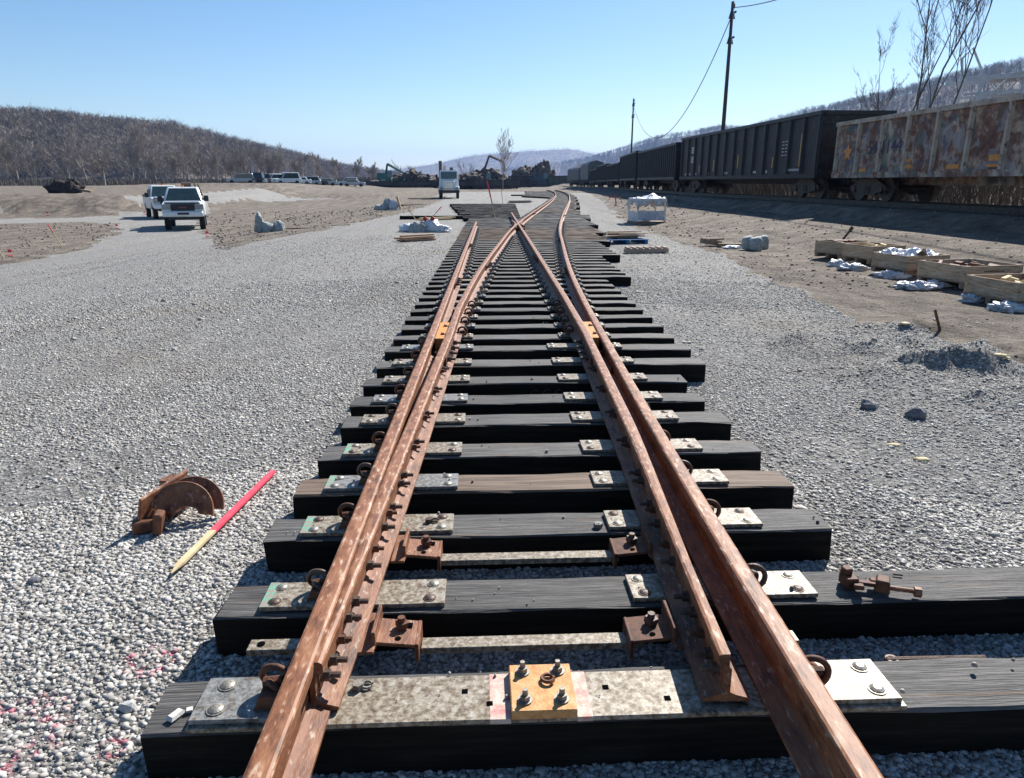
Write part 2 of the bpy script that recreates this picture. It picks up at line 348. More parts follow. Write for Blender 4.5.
        bp = n.new('ShaderNodeBump'); bp.inputs['Strength'].default_value = .9; bp.inputs['Distance'].default_value = 1; l.new(hgt, bp.inputs['Height']); l.new(bp.outputs[0], b.inputs['Normal'])
    return m
def ramp_out(n, l, x, pts):
    r = ramp(n, pts); l.new(x, r.inputs[0]); return r.outputs[0]
GROUND = ground_mat(); STONES = ground_mat(True)
HILLG = mat('wooded hillside floor', [(.10, .082, .064), (.165, .138, .108), (.22, .188, .15)], .02, .95, bump=0, speck=(.09, (.06, .055, .055), .5, .65))
# ------------------------------------------------------------------ ground
def wpoly(pts): return np.array([[at(a, b).x, at(a, b).y] for a, b in pts])
def inpoly(X, Y, poly):
    c = np.zeros(X.shape, bool); n = len(poly)
    for i in range(n):
        x0, y0 = poly[i]; x1, y1 = poly[(i+1) % n]
        if y0 == y1: continue
        k = ((y0 > Y) != (y1 > Y)) & (X < (x1-x0)*(Y-y0)/(y1-y0)+x0); c ^= k
    return c
p1 = at(870, 352); p2 = at(985, 376); p3 = at(905, 338)
MOUNDS += [(p1.x-.2, p1.y+.2, .6, .25, .15), (p2.x, p2.y+.15, .9, .4, .17), (p3.x+.3, p3.y+.4, .8, .25, .13), (p1.x+.7, p1.y-.6, .9, .5, .10), (p1.x-.3, p1.y-1.1, .6, .4, .08), (p2.x-.6, p2.y-.9, .9, .5, .08)]
for q_ in range(26): MOUNDS.append((p1.x+random.uniform(-.9, 2.2), p1.y+random.uniform(-2.0, .5), random.uniform(.12, .35), random.uniform(.1, .22), random.uniform(.03, .085)))
D_FIELD = wpoly([(204, 238), (222, 250), (262, 241), (330, 228), (400, 214), (440, 201), (448, 196), (350, 196), (240, 199), (212, 205), (200, 222)])
D_TRI = wpoly([(-60, 275), (30, 260), (95, 247), (122, 230), (118, 224), (80, 222), (-60, 226)])
gr_edge = [(590, 193), (607, 205), (628, 222), (660, 238), (700, 248), (760, 276), (830, 306), (870, 324), (930, 334), (1000, 352), (1060, 378), (1150, 430)]
ge = wpoly(gr_edge); D_RIGHT = np.vstack([ge, [[60, ge[-1][1]-3], [60, 400], [9, 150], [ge[0][0], ge[0][1]]]])
D_BACK = np.array([[-300, 96], [-8, 96], [-6, 135], [60, 160], [60, 260], [-300, 400.]])
rr = np.concatenate([[0.], .6*np.power(32/.6, np.linspace(0, 1, 620))[:-1], 32*np.power(9000/32, np.linspace(0, 1, 210))])
aa = np.concatenate([np.linspace(-41, 41, 700), np.linspace(42, 318, 90)[1:-1]])
RR, AA = np.meshgrid(rr, np.radians(aa), indexing='ij')
GX = RR*np.sin(AA); GY = RR*np.cos(AA); GZ = T(GX, GY)
GZ = GZ*(1-ss(RR, 500, 1200))
jx = GX+.9*fbm(GX*1.1, GY*1.1)*np.clip(GY/12, .4, 1.3); jy = GY+1.2*fbm(GX*1.1+40, GY*1.1)*np.clip(GY/12, .4, 1.6)
dirt = np.zeros(GX.shape)
D_STRIP = wpoly([(-60, 220), (60, 218), (150, 213), (150, 206), (60, 209), (-60, 213)])
for P_ in (D_FIELD, D_TRI, D_RIGHT, D_BACK, D_STRIP): dirt = np.maximum(dirt, inpoly(jx, jy, P_).astype(float))
dirt = np.maximum(dirt, ((GX < -30) & (GY > 57)).astype(float)*.95)
dirt = np.where((GY > 300), 1.0, dirt)
na = len(aa); nr = len(rr)
idx = np.arange(nr*na).reshape(nr, na)
a = idx[:-1, :]; b_ = idx[1:, :]; a2 = np.roll(a, -1, 1); b2 = np.roll(b_, -1, 1)
quads = np.stack([a, b_, b2, a2], -1).reshape(-1, 4)
g = fromarr('ground', np.stack([GX, GY, GZ], -1).reshape(-1, 3), quads[:, ::-1], GROUND, {'dirt': dirt.ravel()})
tag(g, kind='structure', label='grey gravel yard with brown dirt fields and a curving access road')
# loose stones near the viewer: nobody could count them
def stones(n, rmin, rmax, smin, smax, amin=-44, amax=44, seed=1, name='gravel', fall=1.15):
    rs = np.random.RandomState(seed)
    r = np.sqrt(rs.rand(n)*(rmax**2-rmin**2)+rmin**2); r = rmin+(rmax-rmin)*rs.rand(n)**fall if rmin > 3 else r
    th = np.radians(amin+(amax-amin)*rs.rand(n)); X = r*np.sin(th); Y = r*np.cos(th)
    jx = X+.5*fbm(X*1.1, Y*1.1); jy = Y+.5*fbm(X*1.1+40, Y*1.1)
    ind = inpoly(jx, jy, D_RIGHT)
    patch = np.clip(.62+1.6*fbm(X*.9+3, Y*.55+8), .16, 1)
    keep = (~ind & (rs.rand(n) < patch)) | (rs.rand(n) < .02)
    X = X[keep]; Y = Y[keep]; ind = ind[keep]; n = len(X)
    Z = T(X, Y)
    s = smin+(smax-smin)*rs.rand(n)**2.7; s = s*np.clip(np.hypot(X, Y)/8, 1, 1.4)
    base = np.array([[-1, -1, -1], [1, -1, -1], [1, 1, -1], [-1, 1, -1], [-1, -1, 1], [1, -1, 1], [1, 1, 1], [-1, 1, 1]], float)*.5
    V = base[None]*(1+.55*(rs.rand(n, 8, 3)-.5)) ; V[:, 4:, :2] *= (.45+.5*rs.rand(n, 1, 1))
    V = V*s[:, None, None]*(1+.8*(rs.rand(n, 1, 3)-.35))
    q = rs.randn(n, 4); q[:, 0] += .8; q /= np.linalg.norm(q, axis=1)[:, None]
    w_, x, y, z = q.T
    M = np.stack([1-2*(y*y+z*z), 2*(x*y-z*w_), 2*(x*z+y*w_), 2*(x*y+z*w_), 1-2*(x*x+z*z), 2*(y*z-x*w_), 2*(x*z-y*w_), 2*(y*z+x*w_), 1-2*(x*x+y*y)], -1).reshape(n, 3, 3)
    V = np.einsum('nij,nkj->nki', M, V)
    V[:, :, 2] *= .62
    V += np.stack([X, Y, Z+s*(-.06+.26*rs.rand(n))], -1)[:, None, :]
    F = np.array([[3, 2, 1, 0], [4, 5, 6, 7], [0, 1, 5, 4], [1, 2, 6, 5], [2, 3, 7, 6], [3, 0, 4, 7]])
    Q = (np.arange(n)[:, None, None]*8+F[None]).reshape(-1, 4)
    shade = np.repeat(rs.rand(n), 8); dd = np.repeat(np.where(ind, .5, 0.), 8)
    return V.reshape(-1, 3), Q, shade, dd
parts_ = [stones(310000, 1.2, 4.6, .005, .021, seed=1), stones(120000, 3.2, 7.5, .006, .020, seed=5), stones(170000, 5.5, 14, .007, .017, seed=2), stones(160, 2, 14, .03, .05, seed=3), stones(60000, 11, 26, .010, .020, seed=4, fall=1.6)]
# bigger lumps on the mounds
off = 0; VV = []; QQ = []; SS = []; DD = []
for v, q, s_, d_ in parts_: VV.append(v); QQ.append(q+off); SS.append(s_); DD.append(d_); off += len(v)
gs = fromarr('gravel', np.vstack(VV), np.vstack(QQ), STONES, {'shade': np.concatenate(SS), 'dirt': np.concatenate(DD)*0})
def clods(n, seed):
    rs = np.random.RandomState(seed); V = []; px = rs.rand(n); r_ = 14+52*rs.rand(n)**1.2; th = np.radians(-40+80*px); X = r_*np.sin(th); Y = r_*np.cos(th)
    jx = X+.9*fbm(X*1.1, Y*1.1); jy = Y+1.2*fbm(X*1.1+40, Y*1.1)
    k = inpoly(jx, jy, D_FIELD) | inpoly(jx, jy, D_TRI) | inpoly(jx, jy, D_RIGHT) | inpoly(jx, jy, D_BACK); X = X[k]; Y = Y[k]; n = len(X); Z = T(X, Y); s = .012+.05*rs.rand(n)**4*np.clip(np.hypot(X, Y)/25, .5, 2)
    base = np.array([[-1, -1, -1], [1, -1, -1], [1, 1, -1], [-1, 1, -1], [-1, -1, 1], [1, -1, 1], [1, 1, 1], [-1, 1, 1]], float)*.6
    V = base[None]*(1+.6*(rs.rand(n, 8, 3)-.5))*s[:, None, None]*(1+1.0*(rs.rand(n, 1, 3)-.3)); V[:, 4:, :2] *= .6; V[:, :, 2] *= .6
    V += np.stack([X, Y, Z+s*.1], -1)[:, None, :]; F = np.array([[3, 2, 1, 0], [4, 5, 6, 7], [0, 1, 5, 4], [1, 2, 6, 5], [2, 3, 7, 6], [3, 0, 4, 7]])
    o = fromarr('dirt_clods', V.reshape(-1, 3), (np.arange(n)[:, None, None]*8+F[None]).reshape(-1, 4), STONES, {'shade': np.repeat(rs.rand(n), 8), 'dirt': np.ones(n*8)})
    tag(o, 'small clods and pebbles scattered over the brown dirt fields', 'clods', kind='stuff')
clods(22000, 77)
tag(gs, 'loose crushed grey stone covering the yard around the ties', 'gravel', kind='stuff')
# ------------------------------------------------------------------ hills
def interp_pts(pts, n):
    P = np.array(pts, float); t = np.linspace(0, 1, len(P)); u = np.linspace(0, 1, n)
    return np.stack([np.interp(u, t, P[:, k]) for k in range(3)], -1)
TREES = []
def tree_variants():
    out = []
    for s in range(6):
        rs = np.random.RandomState(100+s); vs = []; qs = []
        def seg(p, q, w0, w1):
            ang = rs.rand()*math.pi; d = np.array([math.cos(ang), math.sin(ang), 0]); b = len(vs)
            vs.extend([p-d*w0, p+d*w0, q+d*w1, q-d*w1]); qs.append([b, b+1, b+2, b+3])
        top = np.array([rs.randn()*.05, rs.randn()*.05, 1.]); seg(np.zeros(3), top, .02, .004); seg(np.zeros(3), top, .02, .004)
        for k in range(26):
            h = .25+.7*rs.rand(); az = rs.rand()*6.28; L = (.12+.28*rs.rand())*(1.15-h*.6); up = .25+.5*rs.rand()
            p = top*h; q = p+np.array([math.cos(az)*L, math.sin(az)*L, up*L*1.4]); q[2] = min(q[2], 1.05); seg(p, q, .009, .004)
            for j in range(2):
                p2 = p+(q-p)*(.4+.5*rs.rand()); q2 = p2+rs.randn(3)*np.array([.07, .07, .05])+np.array([0, 0, .1]); seg(p2, q2, .006, .0035)
        out.append((np.array(vs), np.array(qs)))
    return out
VAR = tree_variants()
def ridge(name, pts, run, back, label, ntree, hmin, hmax, treelabel, tree_run=None, fat=1.0):
    P = interp_pts(pts, 120); n = len(P); prof = 16
    tops = np.array([list(dep(x, y, z)) for x, y, z in P])
    tops[:, 2] += 0
    rows = []
    for j in range(prof+6):
        if j <= prof:
            u = j/prof; dirn = -tops[:, :2]/np.linalg.norm(tops[:, :2], axis=1)[:, None]
            xy = tops[:, :2]+dirn*(run*(1-u)*(tops[:, 1:2]*0+1)); h = tops[:, 2]*(1-(1-u)**1.35*1.0)
            h = np.where(u < 1, h+tops[:, 2]*.16*fbm(xy[:, 0]*.006+j*.0, xy[:, 1]*.006)*math.sin(math.pi*u)*2, h) - (2 if j == 0 else 0)
        else:
            u = (j-prof)/6; xy = tops[:, :2]-dirn*(back*u); h = tops[:, 2]*(1-u**1.5)
        rows.append(np.column_stack([xy, h]))
    G = np.array(rows); idx = np.arange(G.shape[0]*n).reshape(G.shape[0], n)
    q = np.stack([idx[:-1, :-1], idx[:-1, 1:], idx[1:, 1:], idx[1:, :-1]], -1).reshape(-1, 4)
    o = fromarr(name, G.reshape(-1, 3), q, HILLG); o.data.polygons.foreach_set('use_smooth', [True]*len(o.data.polygons)); tag(o, label, kind='structure')
    rs = np.random.RandomState(abs(hash(len(name)*7+ntree)) % 9999)
    V = []; Q = []; off = 0
    for i in range(ntree):
        a_ = rs.rand()*(n-1.01); r_ = prof*(rs.rand()**.75) if rs.rand() > .14 else prof-.3*rs.rand()
        i0 = int(a_); j0 = int(r_); fa = a_-i0; fb = r_-j0
        p = (G[j0, i0]*(1-fa)+G[j0, i0+1]*fa)*(1-fb)+(G[j0+1, i0]*(1-fa)+G[j0+1, i0+1]*fa)*fb
        v, qq = VAR[rs.randint(6)]; h = hmin+(hmax-hmin)*rs.rand(); th = rs.rand()*6.28
        c, s_ = math.cos(th), math.sin(th); vv = v*h*np.array([fat, fat, 1]); vv = np.column_stack([vv[:, 0]*c-vv[:, 1]*s_, vv[:, 0]*s_+vv[:, 1]*c, vv[:, 2]])+p-np.array([0, 0, .5])
        V.append(vv); Q.append(qq+off); off += len(vv)
    f = fromarr('forest', np.vstack(V), np.vstack(Q), BARKH); tag(f, treelabel, 'forest', kind='stuff')
ridge('hill', [(-160, 105, 430), (0, 127, 480), (60, 131, 500), (120, 137, 520), (175, 140, 540), (230, 152, 620), (290, 163, 760), (340, 173, 950), (400, 180, 1250)], 170, 400, 'bare wooded hill rising on the left beyond the yard', 5200, 8, 14, 'leafless winter woods covering the hill on the left', fat=1.3)
ridge('hill', [(500, 172, 2700), (560, 165, 2600), (592, 159, 2450), (610, 154, 2350), (640, 145, 2150), (660, 139, 2000), (700, 134, 1800), (720, 130, 1700), (745, 132, 1520), (800, 117, 1200), (850, 108, 1050), (900, 97, 950), (960, 82, 850), (1024, 70, 780), (1200, 52, 700)], 380, 500, 'long blue wooded ridge descending from the right behind the train', 5600, 8, 14, 'leafless trees along the ridge on the right', fat=1.3)
ridge('hill', [(250, 180, 4300), (330, 178, 4200), (390, 170, 4100), (430, 165, 4000), (470, 156, 4000), (500, 153, 4000), (530, 151, 3900), (570, 149, 3900), (600, 155, 3800), (680, 168, 3800), (760, 175, 3800)], 900, 700, 'faint blue mountains on the horizon behind the middle of the yard', 1400, 7, 11, 'distant woods on the blue mountains at the middle of the horizon', fat=1.5)
# ------------------------------------------------------------------ rails and ties
RAILZ = .204      # underside of the rails: ties .18 plus plates
yy = np.arange(.4, 137, .25)
XRP = [(a*1.0413-.41 if a > .5 else a, b) for a, b in [(.4, .91), (2.2, .914), (3.5, .934), (4.05, .955), (6.8, 1.05), (9.7, 1.16), (13, 1.36), (16, 1.60), (21.8, 2.05), (27, 2.6), (33, 3.3), (40, 4.15), (48.6, 5.2), (60, 6.55), (80, 8.7), (100, 10.3), (120, 11.4), (130, 11.5), (137, 11.2)]]
xr0 = np.interp(yy, [p[0] for p in XRP], [p[1] for p in XRP])
k = 9; pad = np.pad(xr0, k, mode='reflect', reflect_type='odd'); xr0s = np.convolve(pad, np.ones(2*k+1)/(2*k+1), 'valid')
def XR(y): return float(np.interp(y, yy, xr0s))
G_ = 1.505
XS = -.59
def XBL(y): return float(np.interp(y, [1.87, 3.23, 4.28, 5.42, 6.67, 8.2], [-.565, -.515, -.485, -.455, -.42, XR(8.2)-G_])) if y < 8.2 else XR(y)-G_
def XAR(y): return float(np.interp(y, [1.87, 3.23, 3.81, 6.67, 9], [.728, .785, .81, .895, .915]))
def rail_section(hl=.037, hr=.037, fl=.076, fr=.076, dz=0):
    pts = [(-fl, 0), (fr, 0), (fr, .011), (.03, .024), (.0095, .034), (.0088, .13), (min(.02, hr), .140), (hr, .147), (hr, .174), (hr-.004, .181), (hr-.012, .185)]
    pts += [(0 if hl > .012 else hr-.014, .186), (-hl+min(.012, (hl+hr)*.3), .185), (-hl+.004*(hl+hr)/.074, .181), (-hl, .174), (-hl, .147), (-min(.02, max(hl, .0088)), .140), (-.0088, .13), (-.0095, .034), (-min(.03, fl), .024), (-fl, .011)]
    return [(x, z+(dz if z > .1 else 0)) for x, z in pts]
def sweep(fn, y0, y1, step, secfn, name, parent=None, zoff=0):
    mb = MB(); ys = []; y = y0
    while y < y1: ys.append(y); y += step*(1 if y < 12 else 3)
    ys.append(y1); rings = []
    for y in ys:
        x = fn(y); t = Vector((fn(y+.1)-fn(y-.1) if y < y1-.1 else fn(y)-fn(y-.2), .2, 0)).normalized(); nrm = Vector((t.y, -t.x, 0))
        rings.append([Vector((x, y, RAILZ+zoff))+nrm*a+Vector((0, 0, b)) for a, b in secfn(y)])
    n = len(rings[0]); vs = [p for r in rings for p in r]; fs = []; mi = []
    for i in range(len(rings)-1):
        for j in range(n):
            k = (j+1) % n; fs.append((i*n+j, i*n+k, (i+1)*n+k, (i+1)*n+j)); mi.append(1 if 8 <= j <= 13 else 0)
    fs.append(tuple(range(n-1, -1, -1))); mi.append(0); fs.append(tuple((len(rings)-1)*n+j for j in range(n))); mi.append(0)
    mb.add(vs, fs); mb.m = mi
    return mb.build(name, [RUST, RUSTTOP], parent)
full = lambda y: rail_section()
def railthing(label, loc=(0, 0, 0)): return empty('steel_rail', loc, 0, label, 'rail', 'rails of the turnout')
r_ls = railthing('long straight outer rail on the left, ending short of the crossing'); sweep(lambda y: XS, .45, 26.8, .5, full, 'rail_bar', r_ls)
r_rs = railthing('rusty outer rail on the right that bends away into the distance'); sweep(XR, .45, 135, .5, full, 'rail_bar', r_rs)
def secL(y):
    wl = XBL(y)-max(XS+.0385, XBL(y)-.037); dz = -.012*(1-float(ss(np.array(y), 1.87, 3.4)))+.0
    fl = max(.009, min(.076, XBL(y)-(XS+.079))); return rail_section(hl=max(-.004, wl), hr=.037, fl=fl, fr=.076, dz=dz)
def secR(y):
    w_ = float(np.interp(y, [1.87, 4.1], [-.004, .037])); dz = -.012*(1-float(ss(np.array(y), 1.87, 3.4)))
    fr = max(.012, min(.076, (XR(y)-.079)-XAR(y)))
    return rail_section(hl=.037, hr=max(.0, w_), fl=.076, fr=fr, dz=dz)
r_bl = railthing('switch rail pressed against the left outer rail, curving right past the crossing'); sweep(XBL, 1.87, 135, .3, secL, 'rail_bar', r_bl, zoff=.006)
r_ar = railthing('switch rail standing open beside the right outer rail, straight to the crossing'); sweep(XAR, 1.87, 34.7, .3, secR, 'rail_bar', r_ar, zoff=.009)
# bolt prototypes --------------------------------------------------------------
def hexbolt(axis='x', r=.019, L=.06):
    m = MB(); m.cyl((0, 0, 0), r*1.25, .006, 10, axis); m.cyl(Vector({'x': (.006, 0, 0), 'z': (0, 0, .006)}[axis]), r, .022, 6, axis); m.cyl((0, 0, 0), r*.55, L, 8, axis)
    return m
me_nutx = hexbolt('x').mesh('bolt', DARKST); me_nutxr = hexbolt('x', .017, .05).mesh('bolt', RUSTD)
m_ = MB(); m_.dome((0, 0, 0), .023, .011, 12); m_.cyl((0, 0, 0), .026, .003, 12); me_lag = m_.mesh('lag_screw', ZINC)
me_lagd = m_.mesh('lag_screw', DARKST)
m_ = MB(); m_.cyl((0, 0, 0), .024, .005, 14); m_.cyl((0, 0, .005), .017, .016, 6); m_.cyl((0, 0, .02), .010, .022, 10, r2=.008); me_stud = m_.mesh('bolt', ZINC)
def mobj(name, me, loc, parent, rz=0, sc_=1, flip=False):
    o = bpy.data.objects.new(name, me); COL.objects.link(o); o.location = loc; o.parent = parent; o.rotation_euler = (0, 0, rz+(math.pi if flip else 0)); o.scale = (sc_,)*3
    return o
def clip_mesh():
    m = MB(); pts = []
    for i in range(34):
        a = -2.4+i/33*2*math.pi*1.08
        pts.append((.040*math.cos(a), -.045+.050*i/33, .044+.036*math.sin(a)))
    m.tube(pts, .0095, 8)
    m.tube([(-.012+.03*math.cos(t), -.02+.035*math.sin(t), .03+.012*math.sin(t*2)) for t in np.linspace(.3, 3.6, 12)], .010, 7)
    return m
me_clip = clip_mesh().mesh('rail_clip', DARKST, True)
me_clipr = clip_mesh().mesh('rail_clip', RUSTD, True)
m_ = MB(); m_.box((-.02, .02, .018), (.10, .07, .036), taper=.7); m_.box((-.06, 0, .014), (.05, .12, .028)); m_.tube([(-.04, -.012, .045), (.015, -.012, .04)], .017, 8); me_should = m_.mesh('clip_shoulder', RUSTD)
# ties -------------------------------------------------------------------------
SKEW = R(1.0)
fronts = [1.84, 2.44, 3.05, 3.56, 4.07, 4.66, 5.15, 5.71, 6.31, 6.92, 7.46, 8.05]
while fronts[-1] < 33: fronts.append(fronts[-1]+.565)
TW = .235; TH = .18
def timber(L, wdt=TW, h=TH, seed=0, topm=TIETOP):
    """tie lying along x from 0 to L; slightly irregular sawn timber with worn arrises"""
    rs = random.Random(seed); m = MB(); nx = max(4, int(L/.22)); sec = []
    c = .008
    prof = [(-wdt/2, 0), (wdt/2, 0), (wdt/2, h-c), (wdt/2-c, h), (-wdt/2+c, h), (-wdt/2, h-c)]
    rings = []
    for i in range(nx+1):
        x = L*i/nx; r = []
        for q, (y, z) in enumerate(prof):
            j = .005 if 0 < i < nx else .013
            r.append((x+(rs.uniform(-.008, .008) if i in (0, nx) else 0), y+rs.uniform(-j, j), z+(rs.uniform(-j, .001) if z > 0 else 0)))
        rings.append(r)
    vs = [p for r in rings for p in r]; fs = []; mi = []
    for i in range(nx):
        for j in range(6):
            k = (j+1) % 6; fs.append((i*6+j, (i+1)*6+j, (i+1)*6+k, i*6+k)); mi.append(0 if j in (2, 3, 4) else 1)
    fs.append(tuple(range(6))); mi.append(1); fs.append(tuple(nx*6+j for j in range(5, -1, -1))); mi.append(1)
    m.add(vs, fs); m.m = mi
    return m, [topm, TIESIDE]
def plate_mesh(x0, x1, y0, y1, z0, z1):
    m = MB(); m.box(((x0+x1)/2, (y0+y1)/2, (z0+z1)/2), (x1-x0, y1-y0, z1-z0)); return m
ZT = TH
tie_lab = {0: 'first and nearest tie, long, carrying the gauge plate with the yellow block', 1: 'second tie from the viewer, long, with a loose brace assembly lying on its right end',
           2: 'third tie from the viewer, with a loose nut resting right of its middle', 3: 'brown weathered fourth tie from the viewer', 4: 'fifth tie from the viewer, grey topped with a short right end',
           5: 'sixth tie from the viewer, grey topped', 6: 'seventh tie from the viewer under the switch rails', 7: 'eighth tie from the viewer, with a faint scribble on its front face'}
for i, yf in enumerate(fronts):
    yc = yf+TW/2
    if i < 2: x1 = 4.3
    elif i < 8: x1 = 1.62+.05*random.random()
    elif yf < 12.5: x1 = 1.96+.03*random.random()
    elif yf < 16.5: x1 = 2.45
    elif yf < 20: x1 = 2.95
    elif yf < 23.5: x1 = 3.35
    elif yf < 28: x1 = 3.75
    else: x1 = 4.15
    x0 = -1.07+random.uniform(-.02, .02)
    brown = i == 3 or 20.5 < yf < 26.5
    lab = tie_lab.get(i)
    if lab is None: lab = 'dark switch tie among the many close-set ties between the near ones and the crossing'
    e = empty('railroad_tie', (x0, yc, 0), SKEW, lab, 'railroad tie', 'ties under the turnout')
    e.location.y = yc-SKEW*(0-x0)
    # small settling rotations
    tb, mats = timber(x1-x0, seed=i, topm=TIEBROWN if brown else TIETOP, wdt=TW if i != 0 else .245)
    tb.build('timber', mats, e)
    if yf > 30: continue
    near = yf < 9.5
    def pl(xa, xb, wd=.18, material=STEEL, th=.02, bolts=(), clip=None, z=ZT, dy=0, lagm=None):
        pm = plate_mesh(xa-x0, xb-x0, -wd/2+dy, wd/2+dy, z+.001, z+th)
        if not near:
            for bx in bolts:
                for s in (-1, 1): pm.dome((bx-x0, s*.05, z+th), .022, .014, 6, 2)
            if clip is not None:
                for cx, cs in clip: pm.box((cx-x0, 0, z+th+.028), (.07, .09, .055), taper=.6)
            return pm.build('tie_plate', material, e)
        p = pm.build('tie_plate', material, e, bevel=.002)
        for bx in bolts:
            for s in (-1, 1): mobj('lag_screw', me_lag if (i+s) % 3 else me_lagd, (bx-x0+random.uniform(-.006, .006), s*.052+dy, z+th), p)
        if clip is not None:
            for cx, cs in clip:
                mobj('clip_shoulder', me_should, (cx-x0, dy, z+th), p, flip=cs < 0); mobj('rail_clip', me_clip if i % 2 else me_clipr, (cx-x0-.012*cs, dy-.01, z+th+.004), p, flip=cs < 0, sc_=1.15)
        return p
    yl = yc
    if i == 0: pass
    elif yf < 7.2:
        p = pl(-.92, -.20, bolts=(-.865, -.255), clip=[(-.715, -1)], material=STEEL if i % 3 else STEELG)
        if i in (1, 2, 3, 4): plate_mesh(-.921-x0, -.885-x0, -.088, .089, ZT+.0005, ZT+.0208).build('paint_mark', GREENP, p)
        pl(.55, 1.30, bolts=(.60, 1.235), clip=[(1.06, 1)], material=STEEL)
    else:
        xs = [XS, XBL(yl), XAR(yl), XR(yl)]; spans = []
        for q, x in enumerate(xs):
            s0, s1 = x-.19, x+.19
            if spans and s0 < spans[-1][1]+.02: spans[-1][1] = s1
            else: spans.append([s0, s1])
        if yf > 23.8: spans = [s for s in spans if abs((s[0]+s[1])/2-XS) > .2 or yf < 26]
        for s0, s1 in spans: pl(s0, s1, bolts=(s0+.04, s1-.04), clip=[(s0+.1, -1), (s1-.1, 1)], material=STEELG if i % 2 else STEEL, th=.018)
    if i == 0:
        # long gauge plate across the nearest tie, with paint, punched holes as black patches, yellow block
        wd = .20
        gpl = plate_mesh(-.945-x0, 1.30-x0, -wd/2-.03, wd/2-.02, ZT+.001, ZT+.018).build('gauge_plate', STEEL, e, bevel=.002)
        for xa, dy in ((-.10, .01), (.02-.04, -.05), (.36, .01), (.55, -.05)): MB().box((xa-x0, dy-.01, ZT+.0195), (.019, .019, .002)).build('punched_hole_patch', HOLE_SHADE, gpl)
        for xa, xb in ((-.02, .045), (.252, .30)): plate_mesh(xa-x0, xb-x0, -wd/2-.0305, wd/2-.0195, ZT+.0012, ZT+.0190).build('paint_band', mat('worn red paint', [(.55, .16, .15), (.50, .36, .29), (.56, .53, .46)], 25, .6, bump=.2), gpl)
        blk = plate_mesh(.046-x0, .25-x0, -wd/2-.036, wd/2-.014, ZT+.018, ZT+.050).build('joint_block', YELBLK, e, bevel=.003)
        for bx in (.09, .206):
            for by in (-.088, .045): mobj('bolt', me_stud, (bx-x0, by, ZT+.05), blk)
        rg = MB(); rg.tube([(.17-x0+.02*math.cos(a), .0+.02*math.sin(a), ZT+.058+.004*(a/6)) for a in np.linspace(0, 5.9, 20)], .006, 6); rg.build('spring_washer', RUSTD, blk)
        for s, xa, xb in ((-1, -.94, -.70), (1, 1.02, 1.29)):
            p = plate_mesh(xa-x0, xb-x0, -.115, .082, ZT+.0185, ZT+.036).build('tie_plate', STEELG if s < 0 else STEEL, e, bevel=.002)
            bx = xa+.07 if s < 0 else xb-.06
            for dy in (-.07, .04): mobj('lag_screw', me_lag, (bx-x0, dy, ZT+.036), p, sc_=1.15)
            cx = -.72 if s < 0 else 1.045
            mobj('clip_shoulder', me_should, (cx-x0, -.02, ZT+.036), p, flip=s < 0, sc_=1.1); mobj('rail_clip', me_clipr, (cx-x0-.02*s, -.02, ZT+.044), p, flip=s < 0, sc_=1.15)
    if i == 7:
        s = MB()
        for q in range(3):
            cx = .35+q*.10-x0; s.tube([(cx+.035*math.cos(a), -TW/2-.004, .09+.03*math.sin(a)) for a in np.linspace(.8, 5.6, 12)], .0025, 4)
        s.build('chalk_scribble', mat('faint chalk', [(.07, .065, .06), (.09, .085, .08)], 8, .9, bump=0), e)
# ties under the diverging track beyond the crossing
y = 33.6; n_ = 0; far_proto = None
while y < 133:
    xr = XR(y); tg = XR(y+.3)-XR(y-.3); rz = -math.atan2(tg, .6)
    ext = 3.6*float(ss(np.array(y), 78, 90)) if y > 78 else 0
    L = 2.6+ext+.25*(1 if (n_ // 9) % 2 else 0)
    if y < 38: L = 3.3
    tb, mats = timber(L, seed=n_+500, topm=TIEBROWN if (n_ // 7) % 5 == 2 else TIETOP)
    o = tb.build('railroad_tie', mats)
    cx = xr-G_-.55-ext; o.location = (cx, y-math.sin(rz)*(-1.3)*0, 0); o.rotation_euler = (0, 0, rz)
    zz = float(T(cx+1, y)); o.location.z = 0
    tag(o, 'tie under the curving track beyond the crossing' if y < 78 else 'distant long tie where the track bends away near the far train', 'railroad tie', 'ties under the curving track')
    y += .56 if y < 78 else .64; n_ += 1
# loose ties laid out side by side left of the crossing
for q in range(22):
    y = 34.4+q*1.05; xl = -1.35-(q/21)*1.9+(.5 if q % 5 == 3 else 0); xr_ = 1.35+q*.02
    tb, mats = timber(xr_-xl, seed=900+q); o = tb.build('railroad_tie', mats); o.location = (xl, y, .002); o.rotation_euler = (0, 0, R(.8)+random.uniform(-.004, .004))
    tag(o, 'loose tie in the field of ties laid out without rails left of the crossing', 'railroad tie', 'ties laid out without rails')
for (px, py, L, a, lb) in ((400, 219.5, 4.6, .0, 'single long dark tie lying apart across the gravel by the white bags'), (511, 196, 6, .03, 'dark tie lying far off beside the bending track'), (540, 197.5, 4, .0, 'short dark tie far off between the bending track and the red stakes')):
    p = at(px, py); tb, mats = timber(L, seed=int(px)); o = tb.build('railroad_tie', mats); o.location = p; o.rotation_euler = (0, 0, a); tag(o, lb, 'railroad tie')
rs_ = np.random.RandomState(8); n_ = 170; V_ = []; sh_ = []
